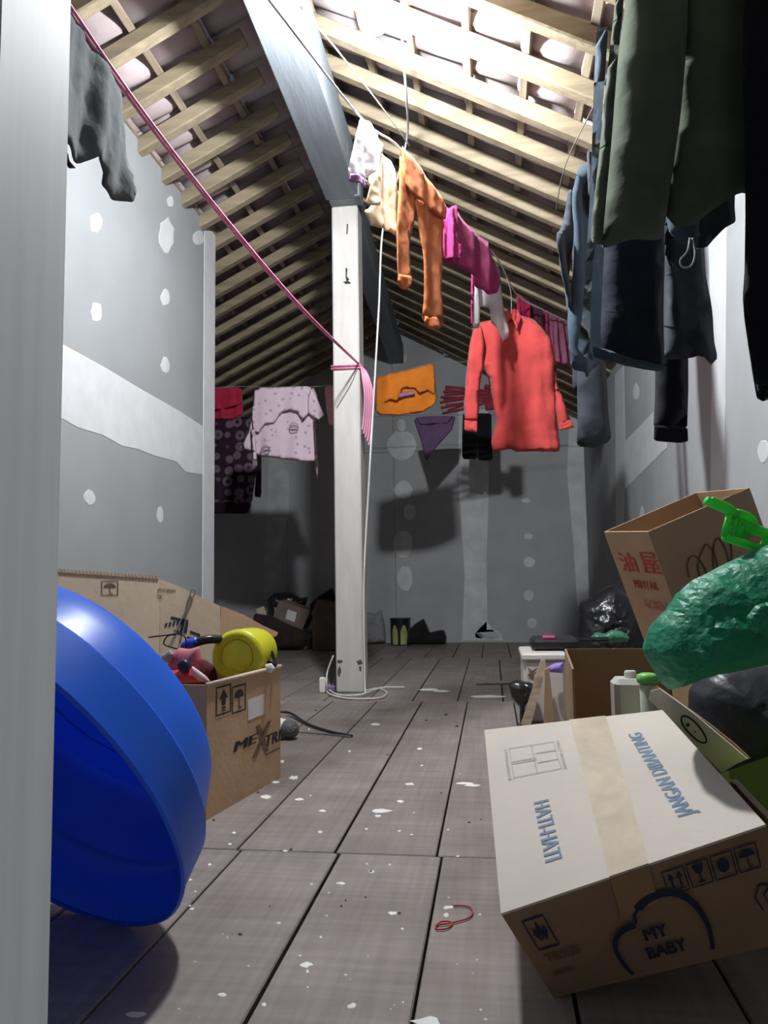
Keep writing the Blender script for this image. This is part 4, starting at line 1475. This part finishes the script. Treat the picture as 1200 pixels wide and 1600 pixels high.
# top print; text frame: v measured from the back in the photograph
tq = [A, D, Cc, B]       # u: back->front, v: left->right


def text_on_top(s, u0, u1, w0, w1, parent, mm, bold=.05):
    """reads from back (u0) to front (u1) or the reverse; glyph foot at left fraction w0, top at w1"""
    return print_text(s, [A, D, Cc, B], (u0, w0, u1, w1), nT, mm, parent, .0046, bold)


text_on_top('HATI-HATI', .535, .850, .198, .268, flL, M_INKB)
text_on_top('JANGAN DIBANTING', .835, .195, .832, .745, flR, M_INKB)
text_on_top('PALLET PATTERN', .16, .37, .375, .392, flL, M_INKG, 0)
text_on_top('8 LAYERS/PALLET', .37, .16, .112, .096, flL, M_INKG, 0)
G_ = []
for poly in ([(0, 0), (1, 0), (1, 1), (0, 1)], [(0, .45), (0, .5), (1, .5)], [(.48, 0), (.48, .55)], [(.55, 0), (.55, .55)], [(.33, .55), (.33, 1)], [(.66, .55), (.66, 1)]):
    G_.append(stroke(poly, .022, len(poly) == 4))
V2 = []
print_shape(G_, [A, D, Cc, B], (.16, .125, .36, .362), nT, M_INKG, flL, off=.005, name='pallet_diagram')
# front print
for i, (u, ic) in enumerate([(.60, TWO_ARROWS), (.69, GLASS), (.78, RECYCLE), (.87, UMBRELLA)]):
    print_shape([FRAME] + ic, QF, (u, .70, u + .078, .91), nF, M_INKN, bc, .0016)
lp = [(.03, .0), (-.02, .2), (-.03, .42), (.03, .58), (.14, .66), (.24, .68), (.29, .72), (.31, .82), (.42, .93), (.55, .98), (.72, .97), (.86, .86), (.95, .68), (1.0, .42), (.99, .2), (.97, .08)]
print_shape([stroke([tuple(q)[:2] for q in catmull([(x, y, 0) for x, y in lp], 5)], .075, wf=lambda t: .55 + .9 * math.sin(PI * min(1, max(0, t))) ** 2 if t > .5 or t < .35 else .45)], QF, (.34, .05, .70, .74), nF, M_INKN, bc, .0016, 'logo_outline')
print_text('MY', QF, (.455, .34, .545, .46), nF, M_INKN, bc, .0016, .04)
print_text('BABY', QF, (.44, .16, .595, .28), nF, M_INKN, bc, .0016, .04)
print_shape([FRAME, [(.5, .92), (.38, .6), (.5, .25), (.62, .6)], [(.25, .75), (.15, .5), (.4, .2), (.42, .45)], [(.75, .75), (.85, .5), (.6, .2), (.58, .45)]], QF, (.055, .55, .135, .88), nF, M_INKN, bc, .0016)
print_text('TISSUE', QF, (.06, .40, .20, .49), nF, M_INKS, bc, .0016, .02)
print_text('BERSIH', QF, (.06, .24, .14, .29), nF, M_INKS, bc, .0016, .01)
print_shape([stroke([(.2, .1), (.0, .5), (.3, .8), (.8, .7), (.9, .3), (.5, .1), (.4, .5), (1.1, 1.0)], .07)], QF, (.90, .30, .99, .62), nF, M_INKN, bc, .0016)

# ---- oil carton, tilted, open top
def rotm(a, b, c):
    return Euler((a, b, c), 'XYZ').to_matrix()


Ro = rotm(0.0688867, -0.37098095, 0.31421643)
O_ = Vector((.43614608, 2.23012311, .74854666))
ow, od, oh = .3475, .2578, .4186
ocx, ocy, ocz = Ro @ Vector((1, 0, 0)), Ro @ Vector((0, 1, 0)), Ro @ Vector((0, 0, 1))
oc, ocW, ocQ, ocN = open_carton('oil_carton', 'tilted open carton with red Chinese characters on its side', O_ - ocz * oh, ocx, ocy, ocz, ow, od, oh, m=M_CARD, mi=M_CARDI)
QL, nL_ = ocQ['left'], ocN['left']
print_text('油', QL, (.14, .69, .50, .84), nL_, M_INKR, ocW['left'], bold=.02)
print_text('屋', QL, (.63, .69, .98, .85), nL_, M_INKR, ocW['left'], bold=.02)
print_text('MINYAK', QL, (.28, .565, .80, .63), nL_, M_INKR, ocW['left'], bold=.03)
print_text('GORENG', QL, (.36, .41, .92, .48), nL_, M_INKRF, ocW['left'], bold=.02)
print_text('KG', QL, (.5, .29, .7, .34), nL_, M_INKRF, ocW['left'], bold=.02)
QFo, nFo = ocQ['front'], ocN['front']
scr = [(.0, .3), (.05, .6), (.18, .75), (.30, .6), (.34, .2), (.20, .1), (.25, .5), (.45, .8), (.55, .85), (.62, .6), (.58, .2), (.50, .15), (.6, .6), (.78, .9), (.86, .6), (.84, .2), (.95, .4), (1, .8)]
print_shape([stroke([tuple(q)[:2] for q in catmull([(x, y, 0) for x, y in scr], 6)], .045)], QFo, (.20, .52, .66, .80), nFo, M_INKS, ocW['front'], name='scrawl')

sp = thing('salmon_carton', 'salmon pink carton with just its rim showing under the oil carton', 'box', (.68, 2.42, 0))
m_sal = mat('salmon_card', (.62, .26, .18), rough=.8)
v, f = bevbox((.46, 2.245, 0), (.90, 2.62, .345), .006)
mk('body', v, f, m_sal, sp)
v, f = bevbox((.455, 2.236, .30), (.56, 2.242, .438), .002)
mk('flap', v, f, m_sal, sp)

# ---- open carton holding bottles, behind the tilted one
o0 = Vector((.165, 1.72, 0.001))
ob, obW, obQ, obN = open_carton('open_carton', 'open brown carton with white bottles behind the tilted carton', o0, (1, .02, 0), (.06, 1, 0), (0, 0, 1), .285, .50, .425, m=M_CARDK, mi=M_CARDI)
# lower the near wall: the tilted carton stands before it
bpy.data.objects.remove(obW['front'])
v = [o0 + Vector(p) for p in ((.006, .01, .20), (.085, .01, .20), (.092, .36, .235), (.03, .36, .235))]
V = v + [p + Vector((0, 0, .004)) for p in v]
hexa('inner_flap', V, M_CARDL, ob)
v = [o0 + Vector(p) for p in ((0, 0, 0), (.285, .006, 0), (.285, .006, .20), (0, 0, .20))]
mk('side_panel', v + [p + Vector((0, .005, 0)) for p in v], [(0, 1, 2, 3), (7, 6, 5, 4), (0, 4, 5, 1), (1, 5, 6, 2), (2, 6, 7, 3), (3, 7, 4, 0)], M_CARDK, ob)


def jug(name, label, cat, x0, x1, ytop, ybot, Y, m, dpt=.07, cap=None, capm=None, bodyz=None):
    a, b = at(x0, ytop, Y), at(x1, ytop, Y)
    z0 = bodyz if bodyz is not None else at(x0, ybot, Y).z
    t = thing(name, label, cat, ((a.x + b.x) / 2, Y + dpt / 2, z0))
    v, f = bevbox((a.x, Y, z0), (b.x, Y + dpt, a.z), .012)
    mk('body', v, f, m, t)
    cx_, cz = (a.x + b.x) / 2, a.z
    if cap:
        v, f = lathe_vf([(cap, 0), (cap, .012), (cap * .85, .016)], (cx_ + (.01 if cap < .02 else 0), Y + dpt / 2, cz), (0, 0, 1), 20)
        mk('cap', v, f, capm, t, smooth=False)
    return t


j = jug('white_jug', 'square off-white plastic jug standing in the open carton', 'jug', 960, 1006, 1062, 1112, 1.86, plast('offwhite', (.62, .62, .55), .45), .08, .014, M_WHITE, bodyz=.008)
gb = at(1012, 1066, 1.80)
g = thing('green_capped_bottle', 'small pale bottle with a bright green cap beside the jug', 'bottle', (gb.x, 1.80, .008))
v, f = lathe_vf([(.016, .008 - gb.z), (.018, .02 - gb.z), (.018, -.006), (.014, -.002)], gb, (0, 0, 1), 20)
mk('body', v, f, plast('pale_green', (.55, .60, .48), .4), g, smooth=True)
v, f = lathe_vf([(.022, -.001), (.024, .004), (.023, .016), (.014, .020), (.004, .021)], gb, (0, 0, 1), 24)
mk('cap', v, f, plast('lime', (.22, .62, .13), .35), g, smooth=True)

# ---- upright strip of carton between the tilted carton and the black sack
PFp = Pl(.30, 1.60, -22)
st = thing('cardboard_strip', 'pale cardboard strip with a printed oval leaning on the tilted carton', 'cardboard', PFp.px(1070, 1190))
panel_px('sheet', [(1013, 1092), (1016, 1080), (1030, 1076), (1080, 1112), (1168, 1186), (1150, 1194), (1128, 1208), (1080, 1160)], PFp, M_CARDW, st, .008)
panel_px('back_ply', [(1016, 1079), (1026, 1072), (1060, 1096), (1110, 1132), (1150, 1164), (1172, 1185), (1166, 1187), (1080, 1116)], Pl(.30, 1.613, -22), M_CARD, st, .006)
bq = (1058, 1112, 1106, 1168)
ov = [(1064 + 2, 1120), (1075, 1120), (1090, 1132), (1102, 1150), (1103, 1160), (1092, 1158), (1076, 1144), (1066, 1130)]
place_px([stroke([tuple(q)[:2] for q in catmull([(*p, 0) for p in unit(ov, bq)], 4, True)], .05, True), unit([(1073, 1130), (1079, 1131), (1076, 1136), (1072, 1134)], bq), unit([(1085, 1142), (1088, 1142), (1087, 1146)], bq)], bq, PFp, M_INK, st)

# ---- sacks and bags
PK = Pl(.62, 1.72, 8)
ks = [(1082, 1082), (1096, 1058), (1110, 1046), (1150, 1034), (1200, 1024), (1260, 1030), (1300, 1060), (1320, 1140), (1320, 1265), (1120, 1265), (1080, 1200)]
o = sheet('black_sack', ks, PK, M_BAGN, None, T=.17, rnd=.26, fold=0, wr=.035, wrs=8, seed=6, res=70)
props(o, 'large dull black plastic sack beneath the green bag', 'sack')
PG = Pl(.42, 1.40, 6)
gs = [(1006, 1018), (1012, 992), (1024, 970), (1044, 950), (1062, 925), (1082, 906), (1104, 896), (1130, 882), (1160, 868), (1200, 851), (1250, 838), (1300, 860), (1310, 980), (1280, 1040), (1200, 1038), (1150, 1050), (1110, 1056), (1075, 1070), (1045, 1079), (1030, 1064), (1018, 1042)]
gbag = thing('green_bag', 'bulging green plastic bag lying on the black sack', 'bag', (.5, 1.40, .42))
sheet('bag_body', gs, PG, M_BAGG, gbag, T=.115, rnd=.14, fold=0, wr=.05, wrs=6.5, seed=9, res=36, flat=True)
sheet('knot', [(1166, 965), (1180, 946), (1200, 940), (1225, 950), (1225, 985), (1200, 992), (1178, 990), (1168, 980)], Pl(.44, 1.285, 6), M_BAGG, gbag, T=.022, rnd=.035, fold=0, wr=.02, wrs=26, seed=3, res=16, flat=True)

PLG = Pl(.50, 1.45, 10)
lg = thing('lime_box', 'lime green box wedged beside the tilted carton', 'box', (.5, 1.45, 0))
a, b_, c_, d_ = PLG.px(1138, 1204), PLG.px(1290, 1150), PLG.px(1290, 1300), PLG.px(1176, 1290)
V = [Vector((d_.x, d_.y, .0)), Vector((c_.x, c_.y, .0)), Vector((c_.x, c_.y + .085, .0)), Vector((d_.x, d_.y + .085, .0)), a, b_, b_ + Vector((0, .085, -.03)), a + Vector((0, .085, -.03))]
hexa('body', V, mat('lime_card', (.20, .29, .035), rough=.6, var=.05), lg)
V = [p + Vector((0, -.003, 0)) for p in (PLG.px(1140, 1218), PLG.px(1150, 1216), PLG.px(1200, 1268), PLG.px(1200, 1280))]
mk('torn_edge', V + [p + Vector((0, .002, 0)) for p in V], HEX, M_CARDL, lg)
V = [p + Vector((0, -.004, 0)) for p in (PLG.px(1138, 1222), PLG.px(1148, 1224), PLG.px(1198, 1284), PLG.px(1192, 1292))]
mk('red_edge', V + [p + Vector((0, .002, 0)) for p in V], HEX, mat('dark_red_card', (.10, .025, .02), rough=.7), lg)

# ---- neon green toy frame
PT = Pl(.47, 1.47, 16)
tg = thing('neon_toy', 'neon green plastic toy frame lying on the green bag', 'toy', PT.px(1150, 840))
M_NEON = plast('neon', (.16, .90, .15), .35, .4)
px3 = lambda pts: [PT.px(*p) for p in pts]
for pts, rr_ in (([(1103, 782), (1128, 793), (1152, 804)], .0085), ([(1112, 780), (1140, 791), (1150, 802)], .005), ([(1140, 803), (1131, 838)], .006), ([(1131, 839), (1160, 849), (1189, 857)], .0075), ([(1150, 806), (1143, 841)], .006),
                 ([(1150, 803), (1162, 806), (1173, 812), (1178, 826)], .010), ([(1156, 818), (1190, 831), (1236, 846)], .010), ([(1189, 857), (1201, 836)], .006), ([(1135, 819), (1147, 822)], .004), ([(1134, 828), (1145, 831)], .004), ([(1138, 811), (1148, 814)], .004),
                 ([(1160, 812), (1152, 838)], .008)):
    tube('bar', px3(pts), rr_, M_NEON, tg)
panel_px('magazine', [(1158, 822), (1176, 830), (1168, 848), (1154, 838)], Pl(.47, 1.48, 16), plast('neon_clear', (.25, .55, .14), .3, .3), tg, .012)

# ---- things further back on the right
kb = sheet('black_bag', [(903, 950), (908, 940), (925, 932), (944, 918), (960, 912), (968, 922), (985, 934), (1000, 950), (1010, 975), (1010, 1075), (905, 1078), (900, 1000)], Pl(.66, 4.4, 0), M_BAGK, None, T=.14, rnd=.2, fold=0, wr=.05, wrs=8, seed=15, res=70)
props(kb, 'shiny black rubbish bag by the wall behind the oil carton', 'bag')
o = sheet('green_plastic', [(922, 996), (930, 988), (946, 990), (955, 984), (972, 986), (984, 996), (980, 1003), (940, 1004), (924, 1003)], Pl(.55, 3.70, 0), plast('sea_green', (.04, .20, .12), .4), None, T=.03, rnd=.04, fold=0, wr=.02, wrs=22, seed=4)
props(o, 'crumpled sea-green plastic in front of the shiny black bag', 'plastic')
wb = thing('storage_box', 'off-white plastic storage box standing beside the leaning board', 'storage box', (.21, 3.6, 0))
ta, tb_ = at(815, 1024, 3.42), at(884, 1024, 3.42)
v, f = bevbox((ta.x + .006, 3.43, .0), (tb_.x, 3.80, ta.z - .02), .015)
mk('body', v, f, plast('bin', (.60, .56, .53), .45), wb)
v, f = bevbox((ta.x, 3.42, ta.z - .022), (tb_.x + .006, 3.81, ta.z + .006), .006)
mk('lid', v, f, plast('bin_lid', (.70, .66, .63), .4), wb)
place_px([[(0, .2), (.6, 0), (.5, .4), (1, .9), (.4, .6), (0, .9), (.25, .5)]], (824, 1040, 842, 1060), Pl(.15, 3.4285, 0), M_INKS, wb, .002)
za = ta.z + .006
ba, bb_ = at(830, 1000, 3.6), at(905, 1000, 3.6)
bkc = thing('black_case', 'flat black case with a pink catch on the white storage box', 'case', ((ba.x + bb_.x) / 2, 3.65, za))
v, f = bevbox((ba.x, 3.55, za), (bb_.x, 3.78, za + .055), .016)
mk('shell', v, f, M_BLACK, bkc)
v, f = bevbox(((ba.x + .05), 3.56, za + .054), (ba.x + .105, 3.60, za + .066), .003)
mk('catch', v, f, plast('pink_catch', (.60, .08, .20), .4), bkc)
v, f = tube_vf([Vector((bb_.x - .02, 3.66, za + .04)), Vector((.52, 3.66, za + .042))], .012, 8)
mk('handle', v, f, M_BLACK, bkc)
o = tube('wooden_stick', [atz(744, 1067, .012), atz(830, 1066, .012)], .013, M_WOODG, smoothpath=False)
props(o, 'short grey wooden stick lying on the floor', 'stick')
PLk = Pl(.15, 3.36, 0)
o = panel_px('wooden_board', [(846, 1030), (852, 1032), (854, 1042), (830, 1131), (822, 1134), (814, 1132)], PLk, M_WOOD, None, .022)
props(o, 'pale wooden slat leaning before the white storage box', 'board')
o = sheet('black_plastic', [(794, 1068), (806, 1062), (826, 1066), (838, 1070), (834, 1090), (820, 1102), (818, 1134), (812, 1134), (812, 1105), (800, 1092)], Pl(.08, 3.39, 0), M_BAGK, None, T=.03, rnd=.04, fold=0, wr=.02, wrs=24, seed=21)
props(o, 'crumpled black plastic strip beside the wooden slat', 'plastic')
o = sheet('purple_scrap', [(856, 1042), (866, 1036), (880, 1034), (880, 1052), (858, 1050)], Pl(.24, 3.38, 0), plast('violet', (.30, .20, .60), .5), None, T=.02, rnd=.03, fold=0)
props(o, 'small violet plastic scrap behind the wooden slat', 'plastic')
PLs = Pl(.2, 3.30, 0)
o = panel_px('cardboard_offcut', [(852, 1046), (858, 1044), (864, 1100), (866, 1140), (850, 1140)], PLs, M_CARDK, None, .03)
props(o, 'narrow brown cardboard piece standing right of the wooden slat', 'cardboard')

# ---- far corner heap
fb1 = thing('labelled_carton', 'small tipped brown carton with a white label on the far heap', 'box', at(450, 990, 7.1))
PQ = Pl(-1.9, 7.1, 6)
P4 = [PQ.px(424, 968), PQ.px(472, 984), PQ.px(485, 954), PQ.px(437, 938)]
V = P4 + [p + Vector((0, .25, 0)) for p in P4]
hx = [(0, 1, 2, 3), (7, 6, 5, 4), (0, 4, 5, 1), (1, 5, 6, 2), (2, 6, 7, 3), (3, 7, 4, 0)]
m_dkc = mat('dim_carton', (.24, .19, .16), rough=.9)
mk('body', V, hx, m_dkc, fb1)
place_px([[(0, .25), (.8, 0), (1, .75), (.2, 1)]], (446, 952, 464, 972), PQ, mat('label_white', (.75, .74, .73)), fb1, .003, 'label')
o = sheet('black_bag', [(418, 936), (430, 926), (455, 926), (470, 934), (482, 932), (478, 946), (476, 985), (440, 990), (420, 985)], Pl(-1.9, 7.5, 0), M_BAGK, None, T=.09, rnd=.1, fold=0, wr=.03, wrs=8, seed=3)
props(o, 'black bag on top of the small labelled carton', 'bag')
v, f = bevbox((-2.16, 7.05, 0), (-1.72, 7.6, .11), .01)
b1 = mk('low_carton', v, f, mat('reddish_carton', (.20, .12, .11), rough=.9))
props(b1, 'low reddish carton at the bottom of the far heap', 'box')
v, f = bevbox((-1.66, 7.0, 0), (-1.30, 7.5, .33), .01)
b2 = thing('dark_carton', 'tall dim brown carton standing just behind the column', 'box', (-1.48, 7.25, 0))
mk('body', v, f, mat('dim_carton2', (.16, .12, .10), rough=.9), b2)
v = [Vector(p) for p in ((-1.67, 7.0, .33), (-1.30, 7.0, .33), (-1.30, 6.93, .43), (-1.60, 6.95, .47))]
mk('flap', v + [p + Vector((0, .006, .002)) for p in v], HEX, mat('dim_carton2', (.16, .12, .10)), b2)
o = sheet('dark_cloth', [(484, 944), (500, 930), (520, 918), (528, 945), (526, 958), (486, 958)], Pl(-1.5, 7.2, 0), cloth('dark_heap', (.02, .018, .02), .02), None, T=.08, rnd=.08, fold=0, wr=.02, seed=5)
props(o, 'dark cloth heaped on the dim carton behind the column', 'cloth')
PN = Pl(-2.1, 7.0, 10)
o = panel_px('paper_scrap', [(400, 952), (412, 947), (419, 966), (408, 970)], PN, M_CARDL, None, .004)
props(o, 'pale paper scrap sticking out of the far heap', 'paper')
o = sheet('dark_bundle', [(396, 958), (425, 962), (450, 975), (476, 985), (482, 1000), (470, 1012), (430, 1012), (396, 1008)], Pl(-1.95, 6.98, 0), cloth('bundle', (.05, .03, .03), .02), None, T=.06, rnd=.08, fold=0, wr=.03, seed=11)
props(o, 'dark bundle slumped in front of the far cartons', 'bundle')
o = sheet('white_sack', [(574, 956), (586, 960), (596, 952), (601, 975), (603, 1004), (560, 1006), (560, 960)], Pl(-1.2, 7.72, 0), mat('grey_sack', (.34, .34, .35), rough=.7), None, T=.06, rnd=.08, fold=.004, wr=.015, seed=14)
props(o, 'grey-white sack against the far wall beside the column', 'sack')
bk = at(626, 1006, 7.6)
pb_ = thing('paint_bucket', 'black paint bucket with yellow-green patches near the far wall', 'bucket', (bk.x, 7.6, 0))
v, f = lathe_vf([(.085, 0), (.095, .005), (.10, .24), (.104, .245), (.104, .262), (.098, .264)], (bk.x, 7.6, 0), (0, 0, 1), 28)
mk('body', v, f, M_BLACK, pb_, smooth=False)
Vc, Fc = [], []
for (t0, t1) in ((-2.35, -1.72), (-1.45, -.75)):
    o_ = len(Vc)
    K = 8
    for i in range(K + 1):
        t_ = t0 + (t1 - t0) * i / K
        for z in (.01, .10 + .10 * math.sin(PI * (i + 1) / (K + 2))):
            r_ = .0965 + .005 * z / .24 + .002
            Vc.append((bk.x + r_ * math.cos(t_), 7.6 + r_ * math.sin(t_), z))
    for i in range(K): Fc.append((o_ + 2 * i, o_ + 2 * i + 2, o_ + 2 * i + 3, o_ + 2 * i + 1))
mk('label_print', Vc, Fc, mat('olive_yellow', (.45, .47, .20), rough=.6), pb_)
o = sheet('black_bag', [(635, 1007), (637, 985), (648, 975), (662, 966), (668, 978), (672, 988), (684, 985), (694, 984), (698, 995), (697, 1007)], Pl(-.65, 7.42, 0), cloth('bag_dark', (.022, .02, .022), .02), None, T=.10, rnd=.1, fold=0, wr=.02, wrs=9, seed=8)
props(o, 'black bag slumped on the floor right of the paint bucket', 'bag')

# ---- small lamp on the gable and its wire
lc = at(697, 551, YW - .06)
wl = thing('wall_lamp', 'small unlit white lamp fitting high on the far gable wall', 'lamp', lc)
v, f = lathe_vf([(.02, .06), (.075, .055), (.075, .03), (.05, .015), (.03, .0), (.028, -.03), (.01, -.035)], lc, (0, 0, 1), 24)
mk('fitting', v, f, plast('lamp_grey', (.55, .55, .55), .5), wl, smooth=True)
v, f = bevbox((lc.x - .03, YW - .03, lc.z + .0), (lc.x + .03, YW, lc.z + .06), .004)
mk('bracket', v, f, M_WHITE, wl)
tube('lead', [lc + Vector((.05, .05, .03)), at(727, 548, YW - .01), at(760, 560, YW - .02), at(800, 580, YW - .02)], .006, M_CABLE, wl)

# ---- cable from the roof down to the sockets at the column's foot
c1 = [at(628, 40, 2.92), at(630, 90, 3.05), at(635, 150, 3.3), at(636, 215, 3.7), at(618, 290, 4.0), at(598, 360, 4.2), at(592, 480, 4.25), at(584, 620, 4.27), at(576, 760, 4.28), at(570, 870, 4.29)]
c1 += [Vector((-.722, 4.31, .5)), Vector((-.722, 4.31, .1)), Vector((-.715, 4.28, .008))]
pc = thing('power_cable', 'white cable hanging from the roof and coiled round the column foot', 'cable', (-.75, 4.3, 0))
tube('drop', c1, .0055, M_CABLE, pc, n=8)
tube('coil', [atz(x, y, .007) for x, y in [(572, 1079), (590, 1076), (604, 1082), (596, 1090), (570, 1092), (540, 1091), (516, 1085), (510, 1076), (520, 1068)]], .0055, M_CABLE, pc)
tube('coil', [atz(x, y, .014) for x, y in [(632, 1074), (600, 1074), (585, 1078), (560, 1086), (530, 1086), (514, 1078)]], .005, M_CABLE, pc)
tube('tail', [at(521, 1024, 4.34), at(512, 1048, 4.34), at(510, 1068, 4.30), atz(512, 1080, .007)], .005, M_CABLE, pc)
sk = at(504, 1066, 4.30)
sk = sk + Vector((-.01, .05, 0))
so = thing('socket_block', 'white socket block with a violet plug at the column foot', 'socket', (sk.x, 4.3, 0))
v, f = bevbox((sk.x - .018, 4.33, .0), (sk.x + .02, 4.37, .085), .005)
mk('block', v, f, M_WHITE, so)
v, f = bevbox((sk.x + .03, 4.335, .0), (sk.x + .07, 4.375, .04), .008)
mk('plug', v, f, plast('violet_plug', (.22, .14, .26), .4), so)
tube('lead', [(sk.x + .01, 4.35, .08), (sk.x + .04, 4.35, .10), (sk.x + .05, 4.35, .04)], .004, M_BLACK, so)

# ---- microphone-like lamp holder and its lead beside the printed carton
mc = atz(452, 1141, .035)
mo = thing('mesh_gadget', 'small grey mesh-topped gadget with a black lead beside the printed carton', 'gadget', (mc.x, mc.y, 0))
v, f = lathe_vf([(.008, -.055), (.022, -.045), (.034, -.02), (.037, 0), (.033, .02), (.02, .034), (.006, .038)], mc + Vector((0, 0, .003)), (.9, -.2, -.15), 18)
mk('mesh_head', v, f, mat('mesh_grey', (.13, .14, .14), rough=.5, metal=.4, bump=.8, bscale=120), mo, smooth=True)
v, f = lathe_vf([(.030, -.085), (.036, -.075), (.036, -.03), (.033, -.022)], mc + Vector((0, 0, .003)), (.9, -.2, -.15), 18)
mk('collar', v, f, M_WHITE, mo, smooth=True)
tube('lead', [atz(438, 1112, .02), atz(455, 1115, .015), atz(480, 1131, .007), atz(515, 1143, .006), atz(550, 1150, .005)], .006, M_BLACK, mo)
tube('lead', [atz(462, 1143, .006), atz(500, 1146, .005), atz(548, 1151, .005)], .003, M_WIRE, mo)

# ---- red thread on the floor
rs_ = [(680, 1447), (690, 1440), (706, 1441), (700, 1450), (684, 1452), (682, 1446), (705, 1442), (728, 1436), (738, 1428), (735, 1418), (722, 1415), (708, 1415)]
props(tube('red_string', [atz(x, y, .003) for x, y in rs_], .0014, mat('red_thread', (.50, .05, .06))), 'thin red string looped on the floorboards', 'string')
